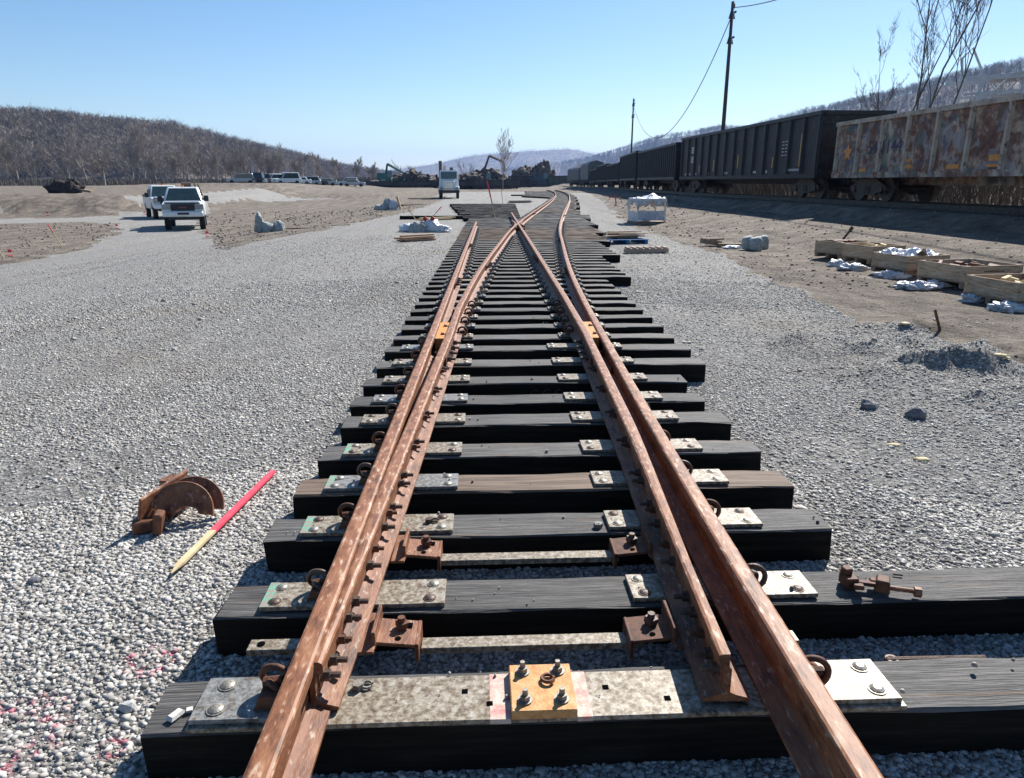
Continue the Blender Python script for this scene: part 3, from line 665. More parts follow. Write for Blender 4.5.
for q in range(n_):
    yf = fronts[int(rs_.rand()**1.2*14)]; x = rs_.uniform(-1.0, 1.6 if yf > 3 else 2.6); y = yf+TW*rs_.uniform(.12, .88)+SKEW*x
    if any(abs(x-f(y)) < .16 for f in (lambda y: XS, XBL, XAR, XR)): continue
    sz = .004+.012*rs_.rand()**2; b = np.array([[i, j, k] for k in (-1, 1) for i, j in ((-1, -1), (1, -1), (1, 1), (-1, 1))])*sz*.5*(1+.6*(rs_.rand(8, 3)-.5)); b[4:, :2] *= .7
    V_.append(b+np.array([x, y, TH+.002+sz*.4+(.019 if (-.92 < x < -.2 or .55 < x < 1.3) or yf < 2 else 0)])); sh_ += [rs_.rand()]*8
F_ = np.array([[3, 2, 1, 0], [4, 5, 6, 7], [0, 1, 5, 4], [1, 2, 6, 5], [2, 3, 7, 6], [3, 0, 4, 7]])
tag(fromarr('pebbles', np.vstack(V_), (np.arange(len(V_))[:, None, None]*8+F_[None]).reshape(-1, 4), STONES, {'shade': np.array(sh_), 'dirt': np.zeros(len(sh_))}), 'small stray stones lying on top of the ties', 'pebbles', kind='stuff')
# hardware on the switch rails ---------------------------------------------------
for k_, (fn, root, side) in enumerate(((XBL, r_bl, 1), (XAR, r_ar, -1))):
    ys = [1.93, 2.02, 2.13, 2.24, 2.36, 2.62, 2.74, 2.96, 3.08, 3.17, 3.45, 3.56, 3.95, 4.07, 4.5, 4.62, 5.1, 5.22, 5.7, 5.82, 6.2, 6.3, 6.42]
    for y in ys:
        x = fn(y)+side*.012
        o = mobj('bolt', me_nutx if (int(y*10) % 3) else me_nutxr, (x, y, RAILZ+.088+(.0 if int(y*7) % 2 else -.012)), root, flip=side < 0)
    # reinforcing strap along the web
    mb = MB()
    for a_, b_q in ((1.9, 3.3),):
        n = 6
        for q in range(n):
            y0_ = a_+(b_q-a_)*q/n; y1_ = a_+(b_q-a_)*(q+1)/n; xa = fn(y0_); xb = fn(y1_)
            mb.box(((xa+xb)/2+side*.0105, (y0_+y1_)/2, RAILZ+.082), (.008, y1_-y0_+.002, .06), rz=-math.atan2(xb-xa, y1_-y0_))
    mb.build('strap', RUST, root)
    # joint bars
for root, fn, ys, side in ((r_ls, lambda y: XS, (11.2, 17.8), 1), (r_bl, XBL, (6.45, 13.5, 24.8, 36.0), 1), (r_ar, XAR, (6.45, 14.8), -1), (r_rs, XR, (19.6, 34), 1), (r_rs, XR, (12.6,), -1)):
    for y in ys:
        j = MB()
        for s in (-1, 1): j.box((0, 0, RAILZ+.088) if False else (s*.022, 0, RAILZ+.088), (.02, .9, .085))
        o = j.build('joint_bar', RUSTD, root, bevel=.004); o.location = (fn(y), y, 0); o.rotation_euler = (0, 0, -math.atan2(fn(y+.2)-fn(y-.2), .4))
        for s in (-1, 1):
            for q in range(4): mobj('bolt', me_nutx, (s*.032, -.33+q*.22, RAILZ+.088), o, flip=s < 0, sc_=1.2)
# orange spacer blocks between switch rail and outer rail
for fa, fb, root, lab in ((lambda y: XS, XBL, r_ls, 'bright orange spacer block'), (XAR, XR, r_rs, 'bright orange spacer block')):
    m = MB(); y0_, y1_ = 6.62, 7.42
    xa0 = fa(y0_)+.040; xb0 = fb(y0_)-.040; xa1 = fa(y1_)+.040; xb1 = fb(y1_)-.040; z0_, z1_ = RAILZ+.03, RAILZ+.165
    m.add([(xa0, y0_, z0_), (xb0, y0_, z0_), (xb1, y1_, z0_), (xa1, y1_, z0_), (xa0, y0_, z1_), (xb0, y0_, z1_), (xb1, y1_, z1_), (xa1, y1_, z1_)], [(3, 2, 1, 0), (4, 5, 6, 7), (0, 1, 5, 4), (1, 2, 6, 5), (2, 3, 7, 6), (3, 0, 4, 7)])
    o = m.build('spacer_block', ORANGEP, root); o['label'] = lab
    for y in (6.8, 7.2): mobj('bolt', me_nutx, ((fa(y)+fb(y))/2, y, z1_), o)
# frog: crossing of the inner rails with its wing rails
fy = 23.9
while XBL(fy) < XAR(fy): fy += .05
fr = empty('rail_crossing', (0, 0, 0), 0, 'rusty frog where the two inner rails cross in the middle distance', 'rail crossing')
m = MB()
for s, fn in ((-1, XBL), (1, XAR)):
    pts = [(fn(y)+s*-.0, y) for y in (fy+.5, fy+2.4)]
m.box((XAR(fy), fy, RAILZ+.06), (.34, 3.2, .09)); o = m.build('frog_casting', RUSTD, fr, bevel=.01)
for s in (-1, 1):
    w_ = MB(); pts = [Vector((XAR(fy)+s*.17-(0 if s > 0 else .0), fy-1.3, RAILZ+.14)), Vector((XAR(fy)+s*.10, fy-.4, RAILZ+.14)), Vector((XAR(fy)+s*.12+.03, fy+1.0, RAILZ+.14)), Vector((XAR(fy)+s*.22+.05, fy+2, RAILZ+.14))]
    for a_, b_q in zip(pts[:-1], pts[1:]):
        d = b_q-a_; w_.box((a_+b_q)/2, (.05, d.length+.01, .07), rz=-math.atan2(d.x, d.y))
    w_.build('wing_rail', RUST, fr)
# switch rods -------------------------------------------------------------------
def rod(yc, x0, x1, lab, brl, brr, out=()):
    e = empty('switch_rod', (0, yc, 0), 0, lab, 'switch rod', 'rods joining the switch rails')
    b = MB(); b.box(((x0+x1)/2, 0, .155), (x1-x0, .065, .025), rz=SKEW); b.build('rod_bar', STEEL, e, bevel=.002)
    for xc, s, base in ((brl, 1, x0), (brr, -1, x1)):
        m = MB(); m.box((xc, 0, .207), (.155, .15, .014), ry=s*.10)
        m.box((xc+s*.074, 0, .172), (.014, .15, .075)); m.box((xc-s*.075, 0, .235), (.014, .18, .07)); m.box((xc-s*.10, -.01, .215), (.06, .24, .012))
        o = m.build('rod_bracket', RUSTD if s < 0 else RUST, e, bevel=.003)
        h = MB(); h.cyl((xc+.01, .03, .2135), .017, .0035, 14); h.cyl((xc+.005, -.045, .2135), .011, .0035, 12); h.box((xc+.035, .035, .215), (.03, .022, .004)); h.build('bolt_hole_patch', HOLE_SHADE, o)
        if True:
            q = MB(); q.box((xc+.012, .018, .232), (.036, .036, .026), rz=.5, rx=.2); q.cyl((xc+.012, .018, .235), .014, .026, 8); q.build('nut', DARKST if s < 0 else RUSTD, o)
    for xa, xb in out:
        q = MB(); q.box(((xa+xb)/2, 0, .155), (xb-xa, .065, .025), rz=SKEW); o = q.build('rod_end', STEEL, e, bevel=.002)
        cx = xa+.045 if xa < 0 else xb-.045; h = MB(); h.cyl((cx, 0, .168), .014, .0035, 12); h.build('bolt_hole_patch', HOLE_SHADE, o)
rod(2.265, -.27, .55, 'nearest flat steel rod joining the two switch rails by rusty brackets', -.355, .565, ((-.90, -.66), (1.0, 1.12)))
rod(2.885, -.25, .56, 'second flat steel rod from the viewer, with a rusty bracket at each end', -.32, .61)
# ------------------------------------------------------------------ loose hardware near the viewer
def place(o, p, rz=0): o.location = p; o.rotation_euler = (0, 0, rz); return o
def at_h(px, py, z):
    d = ray(px, py); t = (z-EYE)/d.z; return Vector((0, 0, EYE))+d*t
n1 = MB(); n1.tube([(0, 0, 0), (0, 0, .022)], .022, 6); n1.cyl((0, 0, .0225), .0115, .0012, 12); o = n1.build('loose_nut', [STEELG]); place(o, at_h(598, 527, TH+.001), .4); o.rotation_euler = (.0, 0, .4)
tag(o, 'loose steel nut lying on the third tie beside the right slide plate', 'nut')
for (px, py, zz, lb, mt) in ((429, 522, TH+.021, 'dark loose nut on the slide plate of the third tie', DARKST), (358, 688, TH+.02, 'pale loose washer and bolt beside the tip of the left switch rail', ZINC)):
    q = MB(); q.tube([(0, 0, 0), (0, 0, .02)], .019, 6); q.tube([(.03+.017*math.cos(t), .017*math.sin(t), .006) for t in np.linspace(0, 5.4, 14)], .005, 6); o = q.build('loose_nut', mt); place(o, at_h(px, py, zz), .3); tag(o, lb, 'nut')
# loose rail brace with bolt on the second tie
p = at_h(868, 590, TH+.001); e = empty('rail_brace', p, R(-17), 'rusty brace with a long bolt lying loose on the second tie at right', 'rail brace')
m = MB(); m.box((-.02, 0, .03), (.10, .03, .016)); m.box((-.075, .01, .028), (.05, .075, .05), rz=.3); m.box((-.085, .02, .066), (.035, .035, .028), rz=.5); m.box((-.045, -.035, .03), (.04, .03, .02)); m.build('brace_body', RUSTD, e, bevel=.004)
m = MB(); m.box((.05, 0, .038), (.06, .075, .05), rz=-.2, taper=.8); m.box((.03, .02, .028), (.05, .03, .03)); m.build('clamp', RUSTD, e, bevel=.004)
m = MB(); m.cyl((.05, -.01, .028), .010, .13, 10, 'x'); m.tube([(.165, -.01, .026), (.19, -.01, .026)], .021, 6); m.build('bolt', RUST, e)
p = at_h(900, 651, .07); m = MB(); m.tube([(-.08, 0, .05), (.3, .0, .05)], .012, 8); m.tube([(-.06+.02*math.cos(t), .02*math.sin(t), .05) for t in np.linspace(0, 6.28, 14)], .008, 6); o = m.build('steel_rod', DARKST); o.location = at(905, 672); o.location.z = -.0; tag(o, 'dark eye bolt lying in the shaded gap between the two nearest ties', 'rod')
# wood chip on first tie
m = MB(); m.box((0, 0, .007), (.030, .055, .010), rz=-.5, taper=.7); m.box((.035, .02, .006), (.018, .018, .008), rz=.3); o = m.build('paint_chip', mat('chalky chip', [(.5, .47, .42), (.65, .62, .57)], 30, .9, bump=.2)); o.location = at_h(176, 716, TH+.001); tag(o, 'small white chip lying on the left end of the nearest tie', 'chip')
m = MB(); m.tube([(0, 0, 0), (.035, -.012, 0)], .004, 5); o = m.build('loose_spike', DARKST); o.location = at_h(893, 574, TH+.005); tag(o, 'tiny dark splinter on the second tie above the brace', 'splinter')
# rusty curved casting on the gravel at left
p = at(178, 520); e = empty('steel_casting', (p.x, p.y+.0, 0), 0, 'rusty steel casting with a curved double rim lying on the gravel at the left', 'steel casting'); e.scale = (1.08, 1.15, 1.35)
def plate_poly(pts, th, M):
    m = MB(); m.prism(pts, -th/2, th/2, 'y'); m.xf(M); return m
arc = [(.15*math.cos(t), .125*math.sin(t)) for t in np.linspace(-.22, math.pi*.92, 18)]; inn = [(.060*math.cos(t)+.02, .038*math.sin(t)-.02) for t in np.linspace(math.pi*.95, .05, 10)]
for q, (dy, th) in enumerate(((0, .02), (.055, .018))):
    M = Matrix.Translation((.055+.03*q, -.06+dy*1.1, .058)) @ Matrix.Rotation(R(12), 4, 'Z') @ Matrix.Rotation(R(-34), 4, 'X')
    plate_poly(arc+inn, th, M).build('curved_flange', RUST, e, bevel=.003)
m = MB(); m.box((-.075, .03, .075), (.016, .36, .15), rz=R(-12), ry=R(16)); m.box((-.04, .06, .05), (.13, .22, .02), rz=R(-12), rx=.1); m.box((-.10, .16, .11), (.05, .09, .03), rz=R(-14)); m.build('web_plate', RUST, e, bevel=.004)
m = MB(); m.box((-.085, -.13, .03), (.13, .06, .05), rz=R(25)); m.box((-.02, -.145, .045), (.04, .07, .09), rz=R(10), ry=.2); m.build('foot_block', RUSTD, e, bevel=.006)
# red and yellow stake
a_ = at(172, 580); b_q = at(274, 478); d = b_q-a_; e = empty('survey_stake', (a_.x, a_.y, 0), math.atan2(d.y, d.x), 'wooden stake painted red on its upper half lying flat on the gravel at left', 'stake')
L = d.length
m = MB(); m.add([(0, -.003, .03), (0, .003, .03), (.09, .017, .028), (.09, -.017, .028), (0, 0, .036), (.09, .017, .042), (.09, -.017, .042)], [(0, 1, 2, 3), (0, 4, 5, 2, 1)[::-1], (4, 6, 5), (0, 3, 6, 4)]); m.box((.09+(L*.34-.09)/2, 0, .035), (L*.34-.09, .034, .014)); m.build('bare_end', LATH, e)
m = MB(); m.box((L*.34+L*.33, 0, .0352), (L*.66, .0345, .0146)); m.build('painted_end', PINK, e)
# ------------------------------------------------------------------ lumpy things
def lump(name, size, seed, material, parent=None, rough=.35, sub=3, flat=0, freq=1.7, crumple=.0):
    import bmesh
    bm = bmesh.new(); bmesh.ops.create_icosphere(bm, subdivisions=sub, radius=1)
    for v in bm.verts:
        p = v.co.copy(); n1 = noise.fractal(p*freq+Vector((seed*3.1, seed, 0)), .8, 2.2, 4); r_ = 1+rough*n1
        if crumple: r_ += crumple*abs(noise.noise(p*freq*4+Vector((seed, 5, seed))))
        q = p*r_; v.co = Vector((q.x*size[0], q.y*size[1], max(0, q.z+.35)*size[2]*.75))
    me = bpy.data.meshes.new(name); bm.to_mesh(me); bm.free(); me.materials.append(material)
    if flat == 0:
        me.polygons.foreach_set('use_smooth', [True]*len(me.polygons))
    o = bpy.data.objects.new(name, me); COL.objects.link(o)
    if parent: o.parent = parent
    return o
# ------------------------------------------------------------------ railcars
def wheelset(parent, x, track=.72, r=.42):
    m = MB()
    for s in (-1, 1):
        m.cyl((x, s*track-.07, r), r, .14, 20, 'y'); m.cyl((x, s*track-(.09 if s > 0 else -.07), r), r+.028, .02, 20, 'y')
        m.cyl((x, s*(track+.07)-.03, r), .17, .10, 12, 'y')
    m.cyl((x, -track, r), .08, track*2, 10, 'y')
    return m.build('wheelset', WHEELM, parent)
def bogie(root, x):
    m = MB()
    for s in (-1, 1):
        y = s*.93
        m.prism([(x-1.15, .50), (x-.5, .78), (x+.5, .78), (x+1.15, .50), (x+1.15, .38), (x+.85, .38), (x+.4, .22), (x-.4, .22), (x-.85, .38), (x-1.15, .38)], y-.07, y+.07, 'y')
        for dx in (-.87, .87): m.cyl((x+dx, y-.12 if s < 0 else y, .42), .13, .12, 10, 'y')
        for dx in (-.13, 0, .13): m.cyl((x+dx, y+s*.08, .28), .055, .26, 8)
    m.box((x, 0, .55), (.4, 1.9, .25))
    b = m.build('truck_frame', WHEELM, root)
    for dx in (-.87, .87): wheelset(b, x+dx)
    return b
def gondola(name, L, H, sill, nrib, body, rib, label, cat='gondola car', group='railcars of the waiting train', W=1.5, slant=0, top=None):
    root = empty(name, (0, 0, 0), 0, label, cat, group)
    m = MB(); t = .05; zt = sill+H
    for s in (-1, 1): m.box((0, s*(W-.12), sill+H/2), (L, t, H))
    for s in (-1, 1): m.box((s*(L/2-t/2), 0, sill+H/2), (t, 2*W-.24, H))
    m.box((0, 0, sill+.1), (L-.1, 2*W-.3, .12)); m.build('body', body, root)
    m = MB()
    for s in (-1, 1): m.box((0, s*(W-.07), zt-.07), (L+.08, .15, .14))
    for s in (-1, 1): m.box((s*(L/2+.0), 0, zt-.07), (.15, 2*W-.3, .14))
    m.build('top_chord', top or rib, root)
    m = MB()
    for s in (-1, 1): m.box((0, s*(W-.06), sill+.06), (L, .12, .18))
    m.box((0, 0, sill-.12), (L+.6, .45, .3)); m.build('side_sill', body, root)
    for s in (-1, 1):
        for k in range(nrib+1):
            x = -L/2+.12+(L-.24)*k/nrib
            mb = MB(); mb.prism([(x-.075, s*(W-.10)), (x+.075, s*(W-.10)), (x+.045, s*(W+.0)), (x-.045, s*(W+.0))], sill+.15, zt-.14, 'z'); mb.build('side_rib', rib, root)
    for s in (-1, 1):
        m = MB()
        for k in range(3): m.box((s*(L/2+.04), 0, sill+.45+k*(H-.6)/2.4), (.10, 2*W-.3, .12))
        m.build('end_rib', rib, root)
        m = MB(); y = -s*(W-.22)
        for k in range(7): m.cyl((s*(L/2+.12), y-.2, sill-.25+k*.38), .014, .4, 6, 'y')
        for dy in (-.2, .2): m.cyl((s*(L/2+.12), y+dy, sill-.3), .016, min(H+.2, 2.5), 6)
        m.build('ladder', rib, root)
        m = MB(); m.box((s*(L/2+.42), 0, .82), (.75, .24, .24)); m.box((s*(L/2+.72), .05, .82), (.24, .34, .3)); m.build('coupler', WHEELM, root)
        bogie(root, s*(L/2-1.75))
    return root
def textpart(root, s, size, loc, side_y, material, rot=None, ext=.004):
    cu = bpy.data.curves.new('lettering', 'FONT'); cu.body = s; cu.size = size; cu.extrude = ext; to = bpy.data.objects.new('lettering', cu); COL.objects.link(to)
    dg = bpy.context.evaluated_depsgraph_get(); me = bpy.data.meshes.new_from_object(to.evaluated_get(dg)); bpy.data.objects.remove(to)
    me.materials.clear(); me.materials.append(material); o = bpy.data.objects.new('lettering', me); COL.objects.link(o); o.parent = root; o.location = loc; o.rotation_euler = rot or (math.pi/2, 0, math.pi)
    return o
RAILTOP = 1.12
def trk(y): return Vector((float(TX(y)), y, RAILTOP-.35*float(ss(np.array(y), 60, 190))))
def put(root, ya, yb):
    """centre a car between two distances along the track"""
    a_ = trk(ya); b_q = trk(yb); c = (a_+b_q)/2; root.location = c; root.rotation_euler = (0, 0, math.atan2(b_q.y-a_.y, b_q.x-a_.x))
# local +x points away from the viewer, the side seen from the yard is local +y
SILL = .84
def stripe(root, x, z0, z1, wd=.09, W=1.5, material=YSTRIPE):
    m = MB(); m.box((x, W-.085, (z0+z1)/2), (wd, .012, z1-z0)); m.build('reflector_strip', material, root)
rc = gondola('gondola_car', 19.0, 1.95, SILL, 13, GRAF, CREAMR, 'rusty cream gondola covered in graffiti at the right edge', top=CREAMR); put(rc, 9.0, 28.0)
W = 1.5
stripe(rc, 9.43, SILL+.2, SILL+1.7, .14)
textpart(rc, '54 1144', .62, (7.35, W-.088, SILL+.75), 0, mat('dark blue lettering', [(.03, .04, .09), (.05, .07, .12)], 9, .7, bump=0))
starm = mat('faded orange paint', [(.55, .22, .05), (.65, .30, .08)], 9, .7, bump=0)
m = MB(); m.prism([((.32 if q % 2 == 0 else .17)*math.cos(q*math.pi/5+.3)+8.65, (.32 if q % 2 == 0 else .17)*math.sin(q*math.pi/5+.3)+SILL+.85) for q in range(10)], W-.092, W-.083, 'y'); m.build('painted_star', starm, rc)
for x, z, w_, h_ in ((7.5, .22, .45, .12), (4.9, .30, .5, .10), (4.9, .48, .35, .08), (2.7, .25, .55, .12), (1.0, .45, .55, .16), (1.0, .25, .6, .07), (-.9, .28, .8, .12), (-2.6, .3, .6, .14)):
    m = MB(); m.box((x, W-.088, SILL+z), (w_, .01, h_)); m.build('orange_patch', starm, rc)
dk = gondola('gondola_car', 18.6, 2.5, SILL, 14, DKCAR, DKRIB, 'black high sided gondola with yellow strips, behind the graffitied car'); put(dk, 29.3, 47.9)
for x, z0, z1, wd in ((-7.65, .45, 1.75, .11), (-4.9, .45, .9, .06), (-.6, .5, 1.15, .09), (3.1, .4, 1.0, .09), (5.6, .35, .8, .08), (8.1, .4, 1.1, .06)): stripe(dk, x, SILL+z0, SILL+z1, wd)
for zz in (1.55, 1.0):
    m = MB()
    for r_ in range(3): m.box((7.0, W-.088, SILL+zz+r_*.13), (.62, .01, .09))
    m.build('stencil_block', STENCIL, dk)
m = MB()
for r_ in range(5):
    for c in range(2): m.box((-5.9-c*.34, W-.088, SILL+.95+r_*.14), (.2, .01, .035))
m.build('stencil_lines', STENCIL, dk)
m = MB()
for q in range(9): m.box((-6.6-q*.16, W-.088, SILL+.32), (.09, .01, .09))
for x in (-3.0, -2.8, -4.3, .9, 1.2, 3.9, 6.2, 7.4, 8.3): m.box((x, W-.088, SILL+.28), (.16, .01, .12))
m.build('stencil_row', STENCIL, dk)
y = 49.4
specs = [(15.6, 2.35, 22, 'dark gondola with many close ribs, third car from the right'), (15.8, 2.5, 18, 'dark gondola, fourth car from the right'), (15.6, 2.0, 14, 'low dark gondola, fifth car from the right'), (15.6, 2.3, 14, 'dark gondola, sixth car from the right'), (15.6, 2.0, 12, 'small distant gondola, seventh car from the right')]
for L, H, nr_, lb in specs:
    g_ = gondola('gondola_car', L, H, SILL, nr_, DKCAR, DKRIB, lb); put(g_, y, y+L); y += L+1.3
hp = mat('grey hopper paint', [(.07, .07, .075), (.12, .12, .125)], 2, .6, bump=.1)
def hopper(L, H, label):
    root = empty('hopper_car', (0, 0, 0), 0, label, 'hopper car', 'railcars of the waiting train')
    prof = [(-1.5, 1.3), (-1.5, 1.0+H*.8), (-1.2, 1.0+H*.95), (-.5, 1.0+H), (.5, 1.0+H), (1.2, 1.0+H*.95), (1.5, 1.0+H*.8), (1.5, 1.3), (.6, .8), (-.6, .8)]
    m = MB(); m.prism([(p[0], p[1]) for p in prof], -L/2+.8, L/2-.8, 'x'); m.build('body', hp, root)
    m = MB(); m.box((0, 0, .95), (L, .5, .3)); m.box((0, 0, 1.0+H+.06), (L-1.4, .7, .1)); m.build('frame', DKRIB, root)
    for s in (-1, 1): bogie(root, s*(L/2-1.7))
    return root
for L, H, lb in ((15, 3.5, 'tall grey hopper car beyond the gondolas'), (15, 2.9, 'distant hopper car behind the tall grey hopper')):
    h_ = hopper(L, H, lb); put(h_, y, y+L); y += L+1.2
# far row of cars crossing the view
def rowcar(px, z, L, H, mt, lb, rz=R(4)):
    g_ = gondola('gondola_car', L, H, SILL, 9, mt, DKRIB, lb, group='far row of railcars'); p = gp(px, z); g_.location = (p.x, p.y, .15); g_.rotation_euler = (0, 0, math.pi+rz)
DKG = mat('dull green railcar paint', [(.06, .07, .05), (.11, .12, .08)], .5, .7, bump=0); DKB = mat('brown railcar paint', [(.05, .04, .035), (.10, .08, .07)], .5, .7, bump=0)
rowcar(571, 205, 13.5, 2.5, DKG, 'far gondola with a greenish side, right end of the far row'); rowcar(533, 207, 13, 2.4, DKB, 'far brown gondola just left of the greenish one')
rowcar(497, 176, 11.5, 1.3, DKB, 'far low gondola in the middle of the far row'); rowcar(462, 177, 11.5, 1.0, DKB, 'far low flat gondola left of the middle of the far row'); rowcar(422, 178, 11.5, .9, DKB, 'far low gondola behind the white work truck'); rowcar(385, 179, 11.5, .9, DKB, 'far low gondola at the left end of the far row')
# the waiting train's own track
for s in (-1, 1):
    root = empty('steel_rail', (0, 0, 0), 0, 'near rail under the waiting train' if s < 0 else 'far rail under the waiting train', 'rail')
    m = MB(); ysr = np.linspace(-20, 175, 60)
    for a_, b_q in zip(ysr[:-1], ysr[1:]):
        A = trk(a_)+Vector((s*.75, 0, -.085)); B = trk(b_q)+Vector((s*.75, 0, -.085)); d = B-A; m.box((A+B)/2, (.07, d.length, .17), rz=-math.atan2(d.x, d.y))
    m.build('rail_bar', WHEELM, root)  # dark wheel steel puts the shade beneath the cars into the rail colour
y = 6.
while y < 62:
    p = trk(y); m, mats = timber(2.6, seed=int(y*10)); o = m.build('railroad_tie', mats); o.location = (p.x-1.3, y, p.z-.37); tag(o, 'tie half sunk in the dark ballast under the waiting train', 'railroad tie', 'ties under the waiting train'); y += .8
# ballast bed under train
m = MB(); ysr = list(np.linspace(-25, 170, 90)); vs = []; fs = []
offs = [(-2.6, -.75), (-1.9, -.35), (-1.5, -.22), (1.5, -.22), (2.6, -.75)]
for y in ysr:
    p = trk(y)
    for ox, oz in offs: vs.append((p.x+ox+.15*random.uniform(-1, 1)*(abs(ox) > 1.6), y, p.z+oz+.04*random.uniform(-1, 1)))
k = len(offs)
for i in range(len(ysr)-1):
    for j in range(k-1): fs.append((i*k+j, i*k+j+1, (i+1)*k+j+1, (i+1)*k+j))
m.add(vs, fs); o = m.build('ballast', mat('dark ballast', [(.05, .048, .046), (.11, .105, .10), (.19, .18, .17)], 9, .95, bump=.8, bscale=20, bdist=.05)); tag(o, 'dark ballast bank carrying the waiting train', kind='structure')
# ------------------------------------------------------------------ poles and wires
def pole(px, z, toppy, lab, s=1.0):
    p = gp(px, z); top = EYE+(ray(px, toppy)*z).z; H = top-p.z
    root = empty('utility_pole', p, 0, lab, 'utility pole', 'utility poles behind the train')
    m = MB(); m.tube([(0, 0, -.2), (0, 0, H*.5), (0, 0, H)], [.17, .14, .11], 10); m.build('shaft', POLEM, root, smooth=True)
    for dz in (.9, 2.6):
        a = MB(); a.box((0, 0, H-dz), (.5, .14, .5), rz=.3, taper=.5); a.box((.22, 0, H-dz+.2), (.12, .3, .12)); a.build('bracket', WIRE, root)
    for dz in (.45,): a = MB(); a.cyl((.1, 0, H-dz), .09, .3, 8); a.build('insulator', WIRE, root)
    return Vector((p.x, p.y, top))
pa = pole(719, 56, 13, 'tall dark utility pole rising behind the black gondola'); pb = pole(630, 116, 101, 'smaller distant utility pole rising behind the far gondolas')
def wire(a_, b_q, sag, lab, r=.02):
    pts = []
    for i in range(41):
        t = i/40; p = a_.lerp(b_q, t); p.z -= sag*4*t*(1-t); pts.append(p)
    m = MB(); m.tube(pts, r, 5); o = m.build('overhead_wire', WIRE, smooth=True); tag(o, lab, 'wire')
wire(pa+Vector((0, 0, -.9)), pb+Vector((0, 0, -1)), 6.6, 'sagging wire hanging between the two poles', .035); wire(pa+Vector((0, 0, -.4)), Vector((15.4, -6, pa.z-1)), 3.0, 'wire running from the tall pole out of the top of the picture', .03)
# ------------------------------------------------------------------ trees
def bare_tree(name, loc, h, seed, label, group=None, lean=(0, 0), spread=.5, depth=5, trunk=.13, mt=BARK, mt2=None, low=.25, up=.55, nsub=3, twig=None, klen=(.45, .7), crook=.13):
    rs = random.Random(seed); root = empty(name, loc, 0, label, 'tree', group); tr = MB(); cr = MB()
    def grow(p, d, L, r, lv):
        n = 4; pts = [p]; dd = d.copy()
        for i in range(n):
            dd = (dd+Vector((rs.uniform(-1, 1), rs.uniform(-1, 1), rs.uniform(-.3, .6)))*crook).normalized(); pts.append(pts[-1]+dd*L/n)
        r1 = r*(.62 if lv else .35); rad = [r+(r1-r)*i/n for i in range(n+1)]
        (tr if lv == 0 else cr).tube(pts, rad, 6 if lv == 0 else (4 if r > .02 else 3), cap=False)
        if lv >= depth or r < .004: return
        kids = nsub if lv else nsub+4
        for q in range(kids):
            t = rs.uniform(low if lv == 0 else .3, 1); k_ = min(n-1, int(t*n)); f = t*n-k_; b = pts[k_].lerp(pts[k_+1], f)
            az = rs.uniform(0, 6.283); side = Vector((math.cos(az), math.sin(az), 0)); nd = (dd*up+side*spread+Vector((0, 0, .28))).normalized()
            grow(b, nd, L*rs.uniform(*klen)*(1 if lv else .75), max((rad[k_])*rs.uniform(.45, .62), twig or .006), lv+1)
        if lv: grow(pts[-1], dd, L*.6, r1*.9, lv+1)
    grow(Vector((0, 0, -.1)), Vector((lean[0], lean[1], 1)).normalized(), h, trunk, 0)
    tr.build('trunk', mt, root, smooth=True); cr.build('crown', mt2 or mt, root)
    return root
grove = [(872, 40, 6.0, .22, .04), (884, 41, 10, .24, .055), (896, 40, 12, .24, .07), (905, 43, 12.5, .30, .07), (920, 40, 12, .42, .06)]
gl = ['leftmost slim bare sapling behind the gap between two railcars', 'second bare stem of the clump behind the railcars', 'third bare stem, tall, of the clump behind the railcars', 'tallest bare stem right of the middle of the clump behind the railcars', 'bare tree leaning farthest right behind the graffitied car']
for i, (px, z, h, ln, tk) in enumerate(grove):
    p = gp(px, z); bare_tree('bare_tree', p, h, 40+i, gl[i], 'bare trees behind the train', lean=(ln, .05), spread=.5, depth=4, trunk=tk, up=.8, low=.3, nsub=4, twig=.008, klen=(.28, .5), crook=.2)
# trees along the foot of the left hill
rs = random.Random(5); tp_ = [(-30, 205, 11), (8, 230, 12), (38, 240, 10), (70, 235, 9), (104, 185, 10.5), (134, 240, 12), (156, 215, 13), (172, 230, 13), (188, 222, 14), (203, 235, 14), (218, 228, 14), (232, 245, 14), (246, 240, 15), (262, 260, 14), (280, 270, 15), (298, 285, 14), (318, 300, 14), (338, 310, 12), (356, 320, 13), (374, 330, 12), (20, 215, 9), (88, 250, 12), (146, 250, 14), (240, 225, 12), (270, 240, 11)]
for i, (px, z, h) in enumerate([(a, b, c*(.72 if a > 150 else 1.15)) for a, b, c in tp_]):
    p = gp(px, z); p.z -= .3
    big = px == 104
    bare_tree('bare_tree', p, h*(.8 if not big else .55), 70+i, 'wide spreading bare tree standing alone before the left hill' if big else 'bare winter tree in the row along the foot of the left hill', None if big else 'bare trees along the foot of the left hill', spread=1.0 if big else .55, depth=4, trunk=.34 if big else .26, mt=BARKL, up=.6 if big else .85, low=.15, nsub=4, twig=.05)
for i, (px, z, h, lb) in enumerate(((503, 165, 12.0, 'tall lone bare tree on the horizon near the middle'), (465, 190, 7, 'bare tree behind the heaps left of the lone tree'), (470, 200, 7, 'small bare tree right behind the middle heap'), (578, 235, 8, 'hazy bare tree behind the far row of railcars'), (398, 210, 7, 'small bare tree left of the white work truck'), (412, 215, 6.5, 'small bare tree behind the scrap heaps near the green boom'))):
    bare_tree('bare_tree', gp(px, z), h*.62, 130+i, lb, spread=.45, depth=3 if i else 4, trunk=.15, mt=BARKL, up=.8, low=.25, nsub=3, twig=.03)
